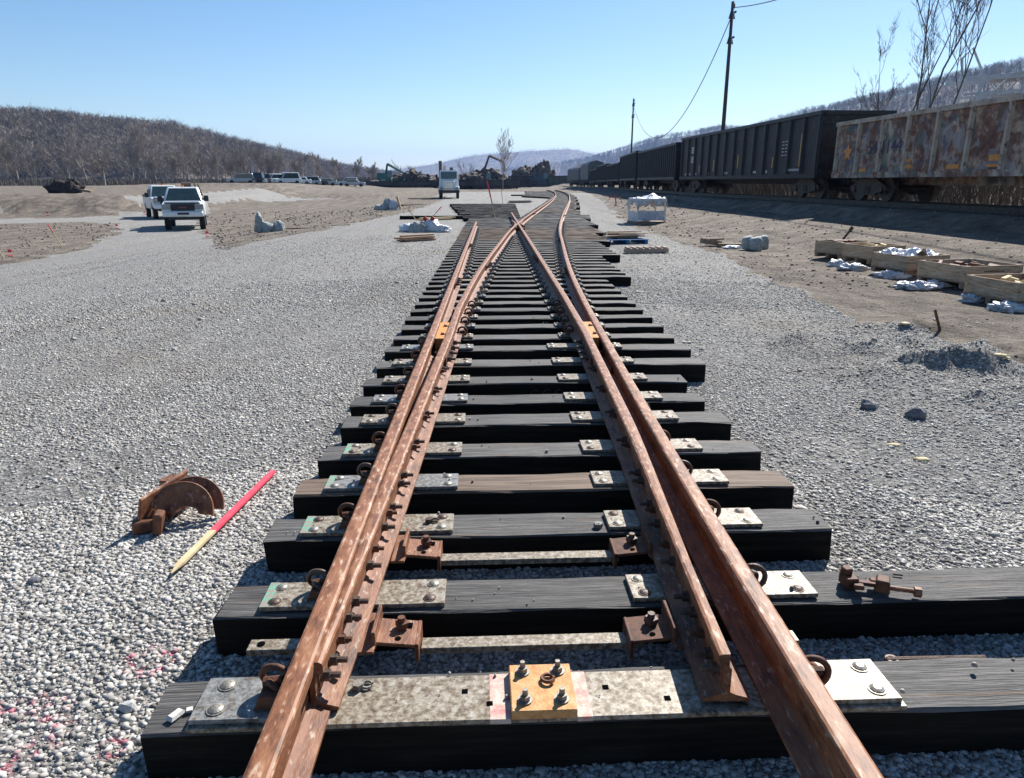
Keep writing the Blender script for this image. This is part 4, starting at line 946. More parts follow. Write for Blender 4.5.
# dry brush behind the train and low scrub at the foot of the hill: uncountable
def brush(name, pts, label, hgt, n, wdt=.012, seed=1):
    rs = np.random.RandomState(seed); V = []; Q = []
    for i in range(n):
        x, y, z = pts(rs); h = hgt*(.4+.8*rs.rand()); a = rs.rand()*6.28; lx, ly = rs.randn(2)*.3*h; w_ = wdt*(1+y/60); b = len(V)*4
        dx, dy = math.cos(a)*w_, math.sin(a)*w_
        V.append([(x-dx, y-dy, z-.05), (x+dx, y+dy, z-.05), (x+lx+dx*.4, y+ly+dy*.4, z+h), (x+lx-dx*.4, y+ly-dy*.4, z+h)]); Q.append([b, b+1, b+2, b+3])
    o = fromarr(name, np.array(V).reshape(-1, 3), np.array(Q), BRUSHM); tag(o, label, 'brush', kind='stuff')
def p_tr(rs): y = 8+70*rs.rand()**1.3; x = float(TX(y))+2.4+4*rs.rand(); return x, y, float(T(x, y))
brush('dry_brush', p_tr, 'dry brown brush growing behind the waiting train', 1.1, 14000, .010)
def p_hl(rs): d = ray(-40+440*rs.rand(), 182); k_ = 190+70*rs.rand()+0; x, y = d.x*k_, d.y*k_; return x, y, float(T(x, y))
brush('scrub', p_hl, 'low leafless scrub along the foot of the left hill', 1.9, 16000, .02, 2)
# ------------------------------------------------------------------ heaps and machines in the distance
heaps = [(395, 186, 9, 2.6), (412, 184, 7, 4.6), (384, 190, 8, 2.2), (432, 186, 7, 3.2), (470, 184, 8, 4.2), (486, 190, 10, 5.2), (498, 188, 6, 4.0), (519, 240, 6, 6.5), (532, 245, 9, 8.0), (543, 243, 6.5, 8.5), (601, 225, 5, 6)]
hl = ['low brown scrap heap left of the green boom', 'pointed scrap heap beneath the green boom', 'low rubble heap at the left end of the scrap yard', 'brown scrap heap left of the white work truck', 'scrap heap just right of the white work truck', 'largest scrap heap beneath the black boom', 'steep scrap heap beside the lone bare tree', 'small dark round heap left of the two big dark ones', 'large dark round heap behind the far railcars', 'dark round heap, tallest behind the far railcars', 'grey rounded heap rising behind the far end of the train']
for i, (px, z, w_, h_) in enumerate(heaps):
    o = lump('scrap_heap', (w_*.58, w_*.5, h_*.85), i+3, SCRAP, rough=.45, sub=4, flat=1, freq=2.1, crumple=.35); p = gp(px, z); o.location = (p.x, p.y, p.z-.2); tag(o, hl[i], 'scrap heap', 'heaps in the scrap yard')
def crane(px, z, boom, mt, label):
    p = gp(px, z); root = empty('material_handler', (p.x, p.y, p.z), 0, label, 'excavator')
    m = MB(); m.box((0, 0, 1.2), (3.2, 3, .9)); m.box((-.4, 0, 2.6), (3.6, 2.6, 1.6), taper=.9); m.build('chassis', mt, root)
    for s in (-1, 1): m = MB(); m.box((0, s*1.4, .5), (4, .6, 1.0), taper=.8); m.build('track', BLACKP, root)
    m = MB(); m.box((1.2, -.8, 3.2), (1.3, 1.2, 1.6), taper=.85); m.build('cab', GLASS, root)
    for a_, b_q in zip(boom[:-1], boom[1:]):
        m = MB(); m.tube([(a_[0], 0, a_[1]), (b_q[0], 0, b_q[1])], [.34, .22], 4); m.build('boom', mt, root)
    e_ = boom[-1]; m = MB(); m.tube([(e_[0], 0, e_[1]), (e_[0]+.1, 0, e_[1]-1.2)], [.12, .1], 5)
    for q in range(4): m.tube([(e_[0]+.1, 0, e_[1]-1.1), (e_[0]+.1+.7*math.cos(q*1.57), .7*math.sin(q*1.57), e_[1]-1.7), (e_[0]+.1, 0, e_[1]-2.3)], [.1, .12, .03], 4)
    m.build('grapple', mt, root)
crane(386, 180, [(.0, 2.5), (.5, 5.6), (4.6, 1.8+1.6)], CRANEG, 'green material handler with raised boom above the left scrap heaps')
crane(484, 183, [(-.5, 3), (1.4, 8.2), (5.2, 6.6)], DARKST, 'black boomed excavator on the heap left of the lone tree')
crane(541, 200, [(-2, 1.5), (-2.4, 3), (-2.4, 4.2)], NAVY, 'small dark machine behind the far row of railcars')
# white/grey shed frame behind graffitied car
p = gp(1012, 52); root = empty('loading_gantry', (p.x, p.y, p.z), R(-8), 'pale steel gantry structure rising behind the graffitied car at the right edge', 'gantry')
m = MB()
for x in (-4, -1.2, 1.6, 4.4):
    for y in (-1.5, 1.5): m.box((x, y, 3.6), (.22, .22, 7.4))
m.build('posts', SHEDM, root)
m = MB()
for y in (-1.5, 1.5):
    m.box((0, y, 7.1), (10, .2, .3), ry=-.06); m.box((0, y, 6.1), (10, .14, .16), ry=-.06)
    for x in range(-4, 4): m.box((x+.5, y, 6.6), (.08, .08, 1.3), ry=.75 if x % 2 else -.75)
m.build('truss', SHEDM, root)
m = MB(); m.box((1.5, 0, 7.35), (7, 3.4, .14), ry=-.06); m.box((2.5, 0, 5.4), (4.4, 3.1, 1.5)); m.build('deck', SHEDM, root)
m = MB(); m.tube([(-4.5, 0, 6.4), (-4.8, 0, 8.3), (-4.2, 0, 9.0), (-3.2, 0, 7.2)], .08, 6); m.build('spout', SHEDM, root)
# ------------------------------------------------------------------ vehicles
def wheel(root, x, y, r=.38, w_=.26, s=1):
    t = MB(); t.cyl((x-w_/2, y, r), r, w_, 20, 'x'); wo = t.build('wheel', TYRE, root); h = MB(); h.cyl((x+s*(w_/2-.02), y, r), r*.55, .03*s, 12, 'x'); h.build('rim', CHROME, wo); return wo
def pickup(loc, rz, label, paint=WHITE, bed='rack', beacon=True, group=None, tall=1.0, flare=False):
    """front faces local -y; x is across"""
    root = empty('pickup_truck', loc, rz, label, 'pickup truck', group)
    W = 1.0
    m = MB()
    # lower body with wheel-arch cutouts: side profile in (y, z)
    prof = [(-2.75, .55), (-2.78, .95), (-2.70, 1.12), (-1.35, 1.22), (-1.2, 1.24), (2.9, 1.24), (2.95, .6), (2.45, .55)]
    prof += [(1.95+.48*math.cos(t), .45+.45*math.sin(t)) for t in np.linspace(.2, math.pi-.2, 8)]+[(1.4, .45), (-1.25, .45)]
    prof += [(-1.78+.48*math.cos(t), .45+.45*math.sin(t)) for t in np.linspace(.2, math.pi-.2, 8)]
    m.prism(prof, -W, W, 'x'); m.build('body', paint, root, bevel=.05)
    m = MB(); m.box((0, -2.0, 1.20), (1.78, 1.5, .10), rx=R(-3.5), taper=.92); m.build('hood', paint, root, bevel=.03)
    # cab greenhouse
    def cabhull(x0, x1, z0, z1, ya, yb, yc, yd):
        return [(-x0, ya, z0), (x0, ya, z0), (x0, yd, z0), (-x0, yd, z0), (-x1, yb, z1), (x1, yb, z1), (x1, yc, z1), (-x1, yc, z1)]
    F = [(3, 2, 1, 0), (4, 5, 6, 7), (0, 1, 5, 4), (1, 2, 6, 5), (2, 3, 7, 6), (3, 0, 4, 7)]
    m = MB(); m.add(cabhull(.97, .76, 1.22, 1.97*tall, -1.25, -.55, .85, 1.0), F); m.build('cab', paint, root, bevel=.05)
    m = MB(); a0, a1 = .86, .66
    zt = 1.97*tall-.07
    m.add([(-a0, -1.225, 1.28), (a0, -1.225, 1.28), (a1, -.62, zt), (-a1, -.62, zt), (-a0, -1.15, 1.26), (a0, -1.15, 1.26), (a1, -.56, zt-.02), (-a1, -.56, zt-.02)], F[:1]+[(4, 5, 6, 7), (0, 1, 5, 4), (1, 2, 6, 5), (2, 3, 7, 6), (3, 0, 4, 7)]); m.build('windshield', GLASS, root)
    for s in (-1, 1):
        m = MB(); m.add([(s*.975, -1.1, 1.30), (s*.975, .8, 1.30), (s*.775, .72, zt-.02), (s*.775, -.55, zt-.02), (s*.94, -1.1, 1.30), (s*.94, .8, 1.30), (s*.74, .72, zt-.02), (s*.74, -.55, zt-.02)], F); m.build('side_window', GLASS, root)
        m = MB(); m.box((s*1.14, -.95, 1.38), (.24, .1, .30)); m.box((s*1.02, -.93, 1.30), (.1, .04, .05)); m.build('mirror', BLACKP, root, bevel=.02)
        m = MB(); m.box((s*.76, -2.79, 1.0), (.36, .08, .27)); m.build('headlight', LAMPG, root, bevel=.02)
        m = MB(); m.box((s*.955, -2.78, 1.0), (.07, .1, .24)); m.build('turn_signal', LAMPG, root)
    m = MB(); m.box((0, -2.77, .96), (1.14, .08, .32)); g_ = m.build('grille', BLACKP, root, bevel=.02)
    m = MB(); m.box((0, -2.815, .97), (.4, .02, .08)); m.build('badge', mat('dull red badge', [(.16, .05, .05), (.22, .09, .09)], 9, .4, bump=0), g_)
    m = MB(); m.box((0, -2.84, .63), (1.96, .22, .26), taper=.97); b = m.build('bumper', CHROME if not beacon else WHITE, root, bevel=.04)
    m = MB(); m.box((0, -2.955, .66), (.55, .03, .10)); m.build('bumper_slot', BLACKP, b); m = MB(); m.box((0, -2.8, .42), (1.5, .1, .16)); m.build('air_dam', BLACKP, b)
    m = MB(); m.box((0, 0, .5), (1.5, 4.6, .2)); m.build('frame', BLACKP, root)
    for s in (-1, 1):
        for y in (-1.78, 1.95): wheel(root, s*.84, y, .43, .28, s)
    if bed:
        m = MB()
        for s in (-1, 1): m.box((s*.95, 2.0, 1.3), (.1, 1.85, .14))
        m.box((0, 1.15, 1.62), (1.7, .06, .06)); m.box((0, 2.8, 1.3), (1.9, .08, .14))
        for s in (-1, 1): m.box((s*.8, 1.15, 1.42), (.06, .06, .45))
        m.build('bed_rack', BLACKP, root)
    if bed == 'reel':
        m = MB(); m.cyl((-.12, 1.7, 1.78), .46, .5, 20, 'x'); m.build('cable_reel', DARKST, root)
        m = MB(); m.box((.62, 1.6, 1.9), (.09, .09, .8), ry=-.25); m.box((.82, 1.9, 1.8), (.07, .07, .7), ry=-.3); m.build('upright_pole', WOODD, root)
        m = MB(); m.box((-.75, 1.7, 1.75), (.4, .5, .45), taper=.8); m.build('tool_box', BLACKP, root)
    if beacon:
        m = MB(); m.cyl((0, -.3, 1.97*tall), .07, .10, 10); m.build('beacon', AMBER, root)
    for ch in KIDS(root):
        if not ch.name.startswith('wheel'): ch.location.z += .20
    return root
p = gp(182, 39); p.z = float(T(p.x, p.y)); pickup(p, R(20), 'white pickup truck facing the viewer with a black grille and a reel in its bed', bed='reel')
p = gp(161, 50); p.z = float(T(p.x, p.y)); pickup(p, R(31), 'white pickup truck half hidden behind the front one', bed='rack', beacon=True, tall=1.02)
# white work truck
p = gp(449, 82); root = empty('work_truck', (p.x, p.y, p.z), R(3), 'white heavy work truck facing the viewer in the middle distance', 'truck')
m = MB(); m.box((0, -3.0, 1.45), (1.5, 1.9, .95), taper=.88, tapery=.95); m.build('hood', WHITE, root, bevel=.1)
m = MB(); m.box((0, -1.1, 2.1), (2.25, 2.0, 1.9), taper=.9); m.build('cab', WHITE, root, bevel=.08)
m = MB(); m.box((0, -2.08, 2.5), (1.75, .12, .75), rx=-.08); m.build('windshield', GLASS, root)
for s in (-1, 1):
    m = MB(); m.box((s*.92, -3.0, 1.05), (.55, 1.7, .55), taper=.85); m.build('fender', WHITE, root, bevel=.08)
    m = MB(); m.box((s*.86, -3.92, 1.15), (.3, .1, .22)); m.build('headlight', LAMPG, root)
    m = MB(); m.box((s*1.35, -1.8, 2.3), (.2, .1, .6)); m.build('mirror', BLACKP, root)
    for y in (-3.0, 2.2, 3.4): wheel(root, s*.95, y, .5, .3, s)
m = MB(); m.box((0, -3.98, 1.45), (.95, .06, .6)); m.build('grille', CHROME, root); m = MB(); m.box((0, -4.15, .78), (2.3, .25, .32)); m.build('bumper', BLACKP, root)
m = MB(); m.box((0, 2.0, 1.25), (2.3, 4.2, .5)); m.box((-.9, .6, 2.2), (.5, .8, 1.5)); m.build('bed', DKRIB, root)
m = MB(); m.box((-.95, .2, 3.3), (.35, .35, 1.6)); m.box((-.5, 1.2, 3.1), (.3, 2.2, .3), rx=.35); m.box((.3, .3, 3.15), (.5, .5, .5), taper=.6); m.build('crane_arm', DARKST, root)
# parked cars
def car(loc, rz, label, paint, kind='suv'):
    root = empty('parked_car', loc, rz, label, 'car', 'cars parked far off at the left'); m = MB()
    H = {'suv': 1.75, 'sedan': 1.45, 'van': 2.0}[kind]; L = 4.7
    prof = [(-L/2, .35), (-L/2, .75), (-L/2+.15, .92), (-1.1, 1.0), (L/2-.1, 1.02), (L/2, .8), (L/2, .35)]
    m.prism(prof, -.9, .9, 'y'); m.build('body', paint, root, bevel=.06)
    y0_ = 1.7 if kind == 'sedan' else 2.2
    pr = [(-1.15, .98), (-.5, H-.03), (-.35, H), (y0_-.5, H), (y0_-.3, H-.05), (y0_, 1.0)]
    m = MB(); m.prism(pr, -.76, .76, 'y'); m.build('cabin', paint, root, bevel=.05)
    pr2 = [(-1.0, 1.04), (-.48, H-.12), (y0_-.5, H-.12), (y0_-.25, 1.04)]
    m = MB(); m.prism(pr2, -.775, .775, 'y'); m.build('side_window', GLASS, root); m = MB(); m.box((-.86, 0, (H+1)/2), (.05, 1.35, (H-1.05)*1.02), ry=R(38)); m.build('windshield', GLASS, root)
    for sx in (-1.45, 1.45):
        for s in (-1, 1): t = MB(); t.cyl((sx, s*.82-.1, .34), .34, .2, 14, 'y'); t.build('wheel', TYRE, root)
    for s in (-1, 1): t = MB(); t.box((-L/2-.01, s*.62, .72), (.06, .34, .16)); t.build('headlight', LAMPG, root)
    return root
cars = [(241, 120, 20, SILVER, 'suv', 'silver car at the left end of the far parked row'), (250, 122, 200, WHITE, 'sedan', 'white sedan second in the far parked row'), (274, 122, 50, WHITE, 'suv', 'white car right of the dark trailer in the far parked row'), (287, 123, 35, WHITE, 'van', 'white van in the middle of the far parked row'), (298, 130, 20, WHITE, 'sedan', 'white sedan just right of the van in the far parked row'), (308, 138, 25, SILVER, 'suv', 'silver car third from the right of the far parked row'), (316, 140, 190, NAVY, 'sedan', 'dark car near the right end of the far parked row'), (325, 145, 15, SILVER, 'sedan', 'grey car at the right end of the far parked row'), (348, 152, 10, WHITE, 'suv', 'white car parked alone near the scrap yard'), (354, 150, 185, SILVER, 'sedan', 'silver car beside the lone white one near the scrap yard')]
for px, z, rz, pt, kd, lb in cars: p = gp(px, z); p.z = float(T(p.x, p.y)); car(p, R(rz), lb, pt, kd)
p = gp(262, 121); root = empty('flatbed_trailer', p, R(5), 'dark trailer loaded with gear in the far parked row', 'trailer'); m = MB(); m.box((0, 0, .8), (3.4, 2.2, .25)); m.build('deck', DARKST, root)
m = MB(); m.box((-.5, 0, 1.4), (1.6, 1.6, 1.0), taper=.8); m.box((1.0, .2, 1.3), (1.0, 1.2, .7), taper=.7); m.box((-1.5, 0, 1.9), (.15, 1.8, 2.0)); m.build('load', NAVY, root)
for s in (-1, 1): t = MB(); t.cyl((0, s*1.0, .35), .35, .2, 12, 'y'); t.build('wheel', TYRE, root)
p = gp(238, 75); root = empty('parked_car', gp(240, 95), R(12), 'light car behind the right side of the front pickup', 'car'); bpy.data.objects.remove(root)
# dark wreck on the berm
p = gp(68, 67); root = empty('wrecked_machine', p, R(6), 'dark tangled wreck sitting on top of the left berm', 'wreck')
o = lump('wreck_body', (1.3, .8, 1.2), 12, mat('charred metal', [(.015, .012, .011), (.05, .035, .028)], 3, .8, bump=.3), root, rough=.5, sub=3, flat=1, crumple=.4); o.location = (-.3, 0, 0)
m = MB(); m.box((1.4, 0, .25), (1.2, .7, .2), ry=.15); m.box((-1.5, 0, .5), (.3, .3, .5), ry=.3); m.build('loose_panel', WOODD, root)
# ------------------------------------------------------------------ crates on the dirt at right
def crate(p, rz, label, s=(1.25, 1.1), h=.27, fill=0, pl=True):
    root = empty('wooden_crate', p, rz, label, 'crate', 'open crates on the dirt'); a_, b_q = s
    for sx, L, o_ in ((-1, b_q, 'x'), (1, b_q, 'x')):
        m = MB(); m.box((sx*(a_/2-.012), 0, .11+h/4), (.024, L, h/2-.006)); m.box((sx*(a_/2-.012), 0, .11+h*.75), (.024, L, h/2-.006)); m.build('end_board', WOOD, root, bevel=.004)
    for sy in (-1, 1):
        m = MB(); m.box((0, sy*(b_q/2-.012), .11+h/4), (a_-.052, .024, h/2-.006)); m.box((0, sy*(b_q/2-.012), .11+h*.75), (a_-.052, .024, h/2-.006)); sb = m.build('side_board', WOOD, root, bevel=.004)
        if sy < 0:
            for r_ in range(2):
                t = MB()
                for q in range(7): t.box((-.2+q*.06, -b_q/2-.002, .11+h*.42+r_*.06), (.035+.015*((q*7+r_) % 2), .004, .022))
                t.build('stencil', mat('faded black stencil', [(.06, .045, .035), (.12, .09, .06)], 40, .9, bump=0), sb)
    for sx in (-1, 1):
        for sy in (-1, 1): m = MB(); m.box((sx*(a_/2-.06), sy*(b_q/2-.06), .11+h/2), (.07, .07, h)); m.build('corner_post', WOODD, root)
    m = MB(); m.box((0, 0, .10), (a_, b_q, .022))
    for y in (-b_q/2+.07, 0, b_q/2-.07): m.box((0, y, .044), (a_, .09, .088))
    m.build('base', WOODD, root)
    return root
def contents(p, rz, label, kind, s=(1.0, .9)):
    rs = random.Random(int(abs(p.x)*100)); name, mt, cat = {'steel': ('steel_parts', DARKST, 'steel parts'), 'wood': ('wood_blocks', LATH, 'wood blocks'), 'plastic': ('plastic_liner', PLAST, 'plastic sheet')}[kind]
    m = MB()
    if kind == 'plastic':
        nx = 16
        vs = []; fs = []
        for i in range(nx+1):
            for j in range(nx+1):
                x = (i/nx-.5)*s[0]; y = (j/nx-.5)*s[1]; vs.append((x, y, .30+.34*(noise.noise(Vector((x*4, y*4, p.x)))+.35*noise.noise(Vector((x*11, y*11, 3))))*.6+.1))
        for i in range(nx):
            for j in range(nx): fs.append((i*(nx+1)+j, (i+1)*(nx+1)+j, (i+1)*(nx+1)+j+1, i*(nx+1)+j+1))
        m.add(vs, fs); o = m.build(name, mt); sm = o.modifiers.new('t', 'SOLIDIFY'); sm.thickness = .006
    else:
        for q in range(16): m.box((rs.uniform(-.36, .36)*s[0], rs.uniform(-.36, .36)*s[1], .24+.011*q), (rs.uniform(.15, .36), rs.uniform(.05, .13), rs.uniform(.03, .06)), rz=rs.uniform(0, 3), rx=rs.uniform(-.4, .4), ry=rs.uniform(-.2, .2))
        o = m.build(name, RUSTD if kind == 'steel' else mt, bevel=.004)
    o.location = p; o.rotation_euler = (0, 0, rz); tag(o, label, cat); return o
cl = [(842, 259, 19, 'open wooden crate at the far left of the row with a dark bar leaning out', 'steel', 'dark steel parts and bar in the farthest crate'),
      (872, 264, 17, 'open wooden crate heaped with pale parts, second from the far end', 'wood', 'pale wood blocks heaped in the second crate from the far end'),
      (908, 275, 14, 'wooden crate in the middle of the row with white plastic spilling over', 'plastic', 'white plastic liner bulging from the middle crate'),
      (966, 286, 12, 'wide open wooden crate second from the near end, steel parts inside', 'steel', 'dark steel parts lying in the wide crate'),
      (1018, 305, 8, 'nearest wooden crate, cut by the right edge of the picture', 'wood', 'pale blocks and sheet in the nearest crate')]
for px, py, rz, lb, kd, lb2 in cl:
    p = at(px, py-2); p.z = float(T(p.x, p.y)); k_ = {842: .92, 872: .92, 908: 1.0, 966: 1.16, 1018: 1.08}[px]; crate(p, R(rz), lb, s=(k_, k_*.92)); contents(p-Vector((0, 0, .03)), R(rz), lb2, kd, s=(k_*.85, k_*.78))
p = at(842, 254); m = MB(); m.box((.05, 0, .45), (.05, .02, .4), ry=.6); m.box((.15, 0, .6), (.08, .025, .10), ry=.6); o = m.build('steel_bar', DARKST); o.location = p; tag(o, 'black notched bar standing up out of the farthest crate', 'bar')
for i, (px, py, sx, lb) in enumerate(((838, 268, .18, 'white plastic scrap beside the farthest crate'), (852, 272, .26, 'pale plastic sheet lying before the second crate'), (890, 280, .24, 'bluish plastic sheet below the middle crate'), (915, 291, .27, 'white crumpled plastic between the middle and wide crates'), (932, 290, .2, 'small white crumpled plastic left of the wide crate'), (972, 304, .14, 'scrap of plastic under the wide crate'), (1006, 313, .2, 'white plastic scrap below the nearest crate'))):
    o = lump('plastic_sheet', (sx, sx*.6, .11), i+30, PLAST, rough=.8, sub=4, freq=2.4, crumple=.35); o.location = at(px, py-2); o.rotation_euler = (0, 0, R(-20)); tag(o, lb, 'plastic sheet', 'plastic around the crates')
# sacks and posts group at (745,240)
for i, (px, py, sz, lb, mt) in enumerate(((747, 250, .16, 'left grey sack standing on the dirt', BAG), (755, 251, .17, 'middle grey sack standing on the dirt', BAG), (762, 249, .16, 'right grey sack standing on the dirt', BAG))):
    m = MB(); m.tube([(0, 0, 0), (.01, 0, .05), (0, .01, .25), (.01, 0, .33), (0, 0, .36)], [sz*.9, sz, sz*1.02, sz*.85, sz*.5], 12); o = m.build('sack', mt, smooth=True, bevel=0); o.location = at(px, py); tag(o, lb, 'sack', 'grey sacks on the dirt')
m = MB(); m.box((-.3, .1, .12), (.6, .22, .14), rz=.3, ry=.15); m.box((.2, -.1, .06), (.7, .14, .08), rz=-.2); m.box((-.1, .2, .2), (.5, .08, .05), rz=.5); o = m.build('timber_scraps', WOODD); o.location = at(722, 247); tag(o, 'short timber offcuts lying left of the grey sacks', 'offcuts')
o = lump('plastic_sheet', (.26, .18, .1), 51, PLAST, rough=.4, sub=3); o.location = at(733, 249); tag(o, 'flat white bag between the offcuts and the grey sacks', 'bag')
# wrapped white crate
p = at(646, 224); root = empty('wrapped_crate', p, R(8), 'white framed crate draped with plastic on the dirt right of the track', 'wrapped crate')
w_, d_, h_ = 1.25, 1.2, 1.0
m = MB()
for sx in (-1, 1):
    for sy in (-1, 1): m.box((sx*w_/2, sy*d_/2, h_/2+.1), (.07, .07, h_))
for sy in (-1, 1): m.box((0, sy*d_/2, h_+.08), (w_, .075, .075))
for sx in (-1, 1): m.box((sx*w_/2, 0, h_+.081), (.075, d_, .074))
m.build('frame', mat('white lumber frame', [(.66, .66, .63), (.78, .78, .75)], 9, .7, bump=.1), root, bevel=.01)
m = MB(); m.box((0, 0, .07), (w_+.1, d_+.1, .12)); m.build('pallet', WOODD, root)
vs = []; fs = []; N_ = 30
for i in range(N_+1):
    for j in range(N_+1):
        u = (i/N_-.5)*1.5; v = (j/N_-.5)*1.5; ex = max(abs(u)-.5, 0); ey = max(abs(v)-.5, 0); ov = math.hypot(ex, ey)
        x = max(-.53, min(.53, u))*w_*(1+.05*ov); y_ = max(-.53, min(.53, v))*d_*(1+.05*ov)
        f = noise.noise(Vector((u*5, v*5, 2))); z = 1.13+.16*math.exp(-((u-.15)**2+(v+.1)**2)*14)+.10*noise.noise(Vector((u*4, v*4, 5)))-.16*(1-math.exp(-(u*u+v*v)*7))*(1 if ov == 0 else 0)*(.5-abs(f))-ov*1.5*(.75+.8*f)
        k_ = .05*math.sin(u*26+f*5)*min(1, ov*5) if ey > 0 else (.05*math.sin(v*26+f*5)*min(1, ov*5)); fold = .03*noise.noise(Vector((u*11, v*11, 7)))
        vs.append((x+(k_ if ex > 0 else 0)+fold, y_-(k_ if ey > 0 else 0)+fold, max(.3, z+fold)))
for i in range(N_):
    for j in range(N_): fs.append((i*(N_+1)+j, (i+1)*(N_+1)+j, (i+1)*(N_+1)+j+1, i*(N_+1)+j+1))
m = MB(); m.add(vs, fs); o = m.build('plastic_cover', PLAST, root, smooth=True); sm = o.modifiers.new('t', 'SOLIDIFY'); sm.thickness = .006
m = MB(); m.box((0, -d_/2-.02, .38), (w_-.02, .02, .42)); m.box((-w_/2-.02, 0, .34), (.02, d_-.04, .42)); m.build('wrap', PLAST, root)
# blue pallet with lumber
def pallet(p, rz, label, mt, s=(1.2, 1.0)):
    root = empty('pallet', p, rz, label, 'pallet'); m = MB()
    for y in np.linspace(-s[1]/2+.05, s[1]/2-.05, 6): m.box((0, y, .13), (s[0], .1, .02))
    m.build('deck_boards', mt, root); m = MB()
    for x in (-s[0]/2+.06, 0, s[0]/2-.06): m.box((x, 0, .06), (.1, s[1], .12))
    m.build('stringers', mt, root); return root
p = at(621, 243); pallet(p, R(12), 'blue pallet stacked with lumber on the gravel right of the track', BLUEP, (1.3, 1.1))
m = MB(); rs = random.Random(3)
for q in range(14): m.box((rs.uniform(-.3, .3), rs.uniform(-.3, .3), .165+.012*q), (rs.uniform(.7, 1.2), .12, .022), rz=rs.uniform(-.25, .25))
o = m.build('lumber_stack', WOODD); o.location = p; o.rotation_euler = (0, 0, R(12)); tag(o, 'brown boards heaped on the blue pallet', 'lumber')
p = at(646, 253); m = MB(); m.box((0, 0, .07), (1.15, .22, .10))
for q in range(7): m.box((-.5+q*.165, 0, .14), (.07, .34, .04))
o = m.build('spacer_rack', [mat('pale ribbed blocks', [(.3, .22, .17), (.5, .4, .32)], 9, .8, bump=.2)]); o.location = p; o.rotation_euler = (0, 0, R(4)); tag(o, 'pale ribbed wooden strip lying on the gravel in front of the blue pallet', 'wood strip')
# left pile of white bags with stakes
p = at(424, 232)
root = empty('bag_pile', p, 0, 'pile of white bags on the gravel left of the track, topped by two red caps', 'bag pile')
for i, (dx, dy, s1, s2, h_) in enumerate(((-.6, .1, .30, .24, .26), (-.2, -.05, .36, .28, .34), (.3, .1, .36, .28, .40), (.65, -.1, .32, .2, .24))):
    o = lump('bag', (s1, s2, h_), 60+i, PLAST if i != 1 else BAG, root, rough=.38, sub=4, crumple=.22); o.location = (dx, dy, 0)
for dx in (.05, .33): m = MB(); m.cyl((dx, 0, .47), .08, .16, 14, 'y'); m.cyl((dx, 0, .25), .02, .2, 6); m.build('red_cap', REDP, root)
def lathpile(px, py, rz, label, n=6, L=1.3, mt=WOODD, seed=0):
    rs = random.Random(seed); m = MB()
    for q in range(n): m.box((rs.uniform(-.1, .1), (q % 3-1)*.13+rs.uniform(-.02, .02), .04+.07*(q//3)), (L*rs.uniform(.85, 1), .1, .05), rz=rs.uniform(-.04, .04))
    o = m.build('board_pile', mt, bevel=.004); o.location = at(px, py); o.rotation_euler = (0, 0, R(rz)); tag(o, label, 'boards')
lathpile(416, 241, 38, 'short bundle of brown boards just in front of the white bags', 7, 1.3, mat('reddish board wood', [(.3, .17, .10), (.46, .3, .19)], 8, .8, bump=.2), 2); lathpile(436, 220, 35, 'boards lying behind the white bags', 5, 2.0, LATH, 3)
def stake(px, py, L, lean, label, tip=PINK, az=0, w_=.035):
    root = empty('survey_stake', at(px, py), az, label, 'stake'); m = MB(); m.box((math.sin(lean)*L*.3, 0, math.cos(lean)*L*.3), (w_, .015, L*.6), ry=lean); m.build('lath', LATH, root)
    m = MB(); m.box((math.sin(lean)*L*.8, 0, math.cos(lean)*L*.8), (w_+.002, .017, L*.4), ry=lean); m.build('painted_top', tip, root)
stake(421, 227, .9, -.6, 'bare lath leaning left out of the white bags', LATH); stake(428, 222, .95, .75, 'pink topped stake leaning right behind the white bags')
stake(62, 247, .95, -.42, 'pink flagged stake leaning left on the dirt at the left'); stake(4, 259, .8, -.4, 'bare stake at the left edge of the picture', LATH); stake(496, 221, 1.9, -.22, 'tall red lath standing among the ties left of the crossing', PINK, w_=.06); stake(503, 206, 1.3, -.1, 'thin pink lath behind the tall red one', PINK)
stake(616, 206, .7, -.1, 'small pink flag stake right of the curving track', PINK, w_=.1)
for i, (px, py, lb) in enumerate(((47, 216, 'tiny pink flag on the road at the far left'), (9, 257, 'pink ribbon on the dirt by the stake at the left edge'), (206, 237, 'pink marker on the gravel right of the front pickup'), (144, 215, 'tiny pink flag left of the second pickup'), (116, 229, 'pink marker at the tip of the dirt patch'), (444, 199, 'small pink marker near the white work truck'), (609, 200, 'orange marker beside the far curve'))):
    m = MB(); m.box((0, 0, .12), (.01, .01, .24)); m.box((.06, 0, .2), (.14, .01, .10), rx=.3); m.box((.05, .05, .03), (.12, .1, .03), rz=.4); o = m.build('marker_flag', PINK); o.location = at(px, py); tag(o, lb, 'marker flag')
# bags and boards at (388,205)
p = at(388, 210); root = empty('supply_bag', p, 0, 'white and grey sacks with a leaning board at the corner of the dirt field', 'sacks')
for i, (dx, dy, s1, h_, mt) in enumerate(((-.45, 0, .5, .38, BAG), (.4, 0, .3, .65, PLAST), (.0, .3, .4, .75, BAG))): o = lump('sack', (s1, .35, h_), 80+i, mt, root, rough=.25, sub=4, crumple=.15); o.location = (dx, dy, 0)
m = MB(); m.box((.8, 0, .45), (.12, .25, 1.0), ry=-.25); m.build('board', WOOD, root)
lathpile(402, 206, 30, 'line of pale boards behind the sacks at the field corner', 6, 4.0, WOODD, 5); lathpile(424, 199, 30, 'dark boards stacked near the white work truck', 6, 4, DARKST, 6)
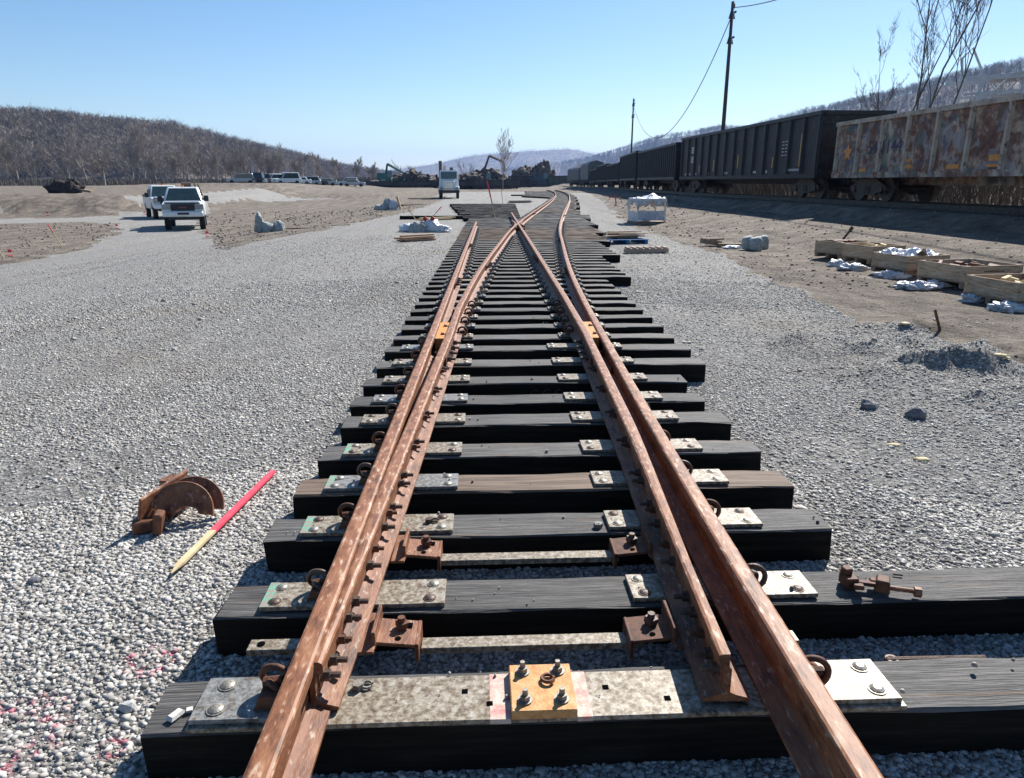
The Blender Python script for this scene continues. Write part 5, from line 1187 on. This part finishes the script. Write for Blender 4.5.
# grey bags at (270,225)
p = at(268, 232); root = empty('grey_sacks', p, 0, 'grey sacks slumped together on the edge of the dirt field', 'sacks')
for i, (dx, s1, h_) in enumerate(((-.35, .26, 1.0), (.0, .42, .55), (.5, .3, .6))): o = lump('sack', (s1*.8, .25, h_*.75), 90+i, BAG, root, rough=.3, sub=4, crumple=.1); o.location = (dx, 0, 0)
lathpile(297, 229, 8, 'dark board lying on the dirt field right of the grey sacks', 2, 1.6, WOODD, 8); lathpile(520, 203, 30, 'dark timbers piled left of the curving track', 8, 2.4, TIESIDE, 9)
# stray things on the right gravel
m = MB(); m.box((0, 0, .12), (.025, .02, .34), ry=-.5, rx=.2); o = m.build('rusty_spike', RUSTD); o.location = at(936, 331); tag(o, 'rusty bar sticking up from the gravel mound at the right', 'spike')
for i, (px, py, s1, lb) in enumerate(((999, 357, .09, 'cream coloured lump on the dirt at the right'), (1004, 359, .07, 'small cream lump beside the larger one'), (905, 325, .1, 'pale scrap on the dirt edge above the mounds'), (893, 446, .06, 'thin pale chip on the gravel right of the ties'), (921, 461, .07, 'larger pale chip on the gravel right of the ties'))):
    o = lump('pale_scrap', (s1*.75, s1*.5, s1*.25), 110+i, LATH, rough=.3, sub=2); o.location = at(px, py); tag(o, lb, 'scrap')
for i, (px, py, s1, lb) in enumerate(((128, 710, .032, 'fist sized pale stone near the end of the nearest tie'), (868, 409, .07, 'dark grey stone on the gravel below the mounds'), (915, 417, .08, 'larger grey stone below the mounds'), (35, 585, .03, 'small dark lump on the gravel at the left'))):
    o = lump('stone', (s1, s1*.8, s1), 120+i, STONE_D if i else mat('pale stone', [(.3, .3, .3), (.45, .45, .44)], 20, .9, bump=.3), rough=.3, sub=2, flat=1); o.location = at(px, py); tag(o, lb, 'stone')
# ------------------------------------------------------------------ haze
hz = MB(); hz.box((0, 1500, 130), (12000, 12000, 320)) ; 
m, n, l, b = newmat('haze'); n.remove(b); vol = n.new('ShaderNodeVolumePrincipled'); vol.inputs['Density'].default_value = .00011; vol.inputs['Color'].default_value = (.30, .52, 1, 1); vol.inputs['Anisotropy'].default_value = .2
l.new(vol.outputs[0], n['Material Output'].inputs['Volume'])
o = hz.build('haze', m); tag(o, 'pale blue air haze over the valley', kind='stuff')
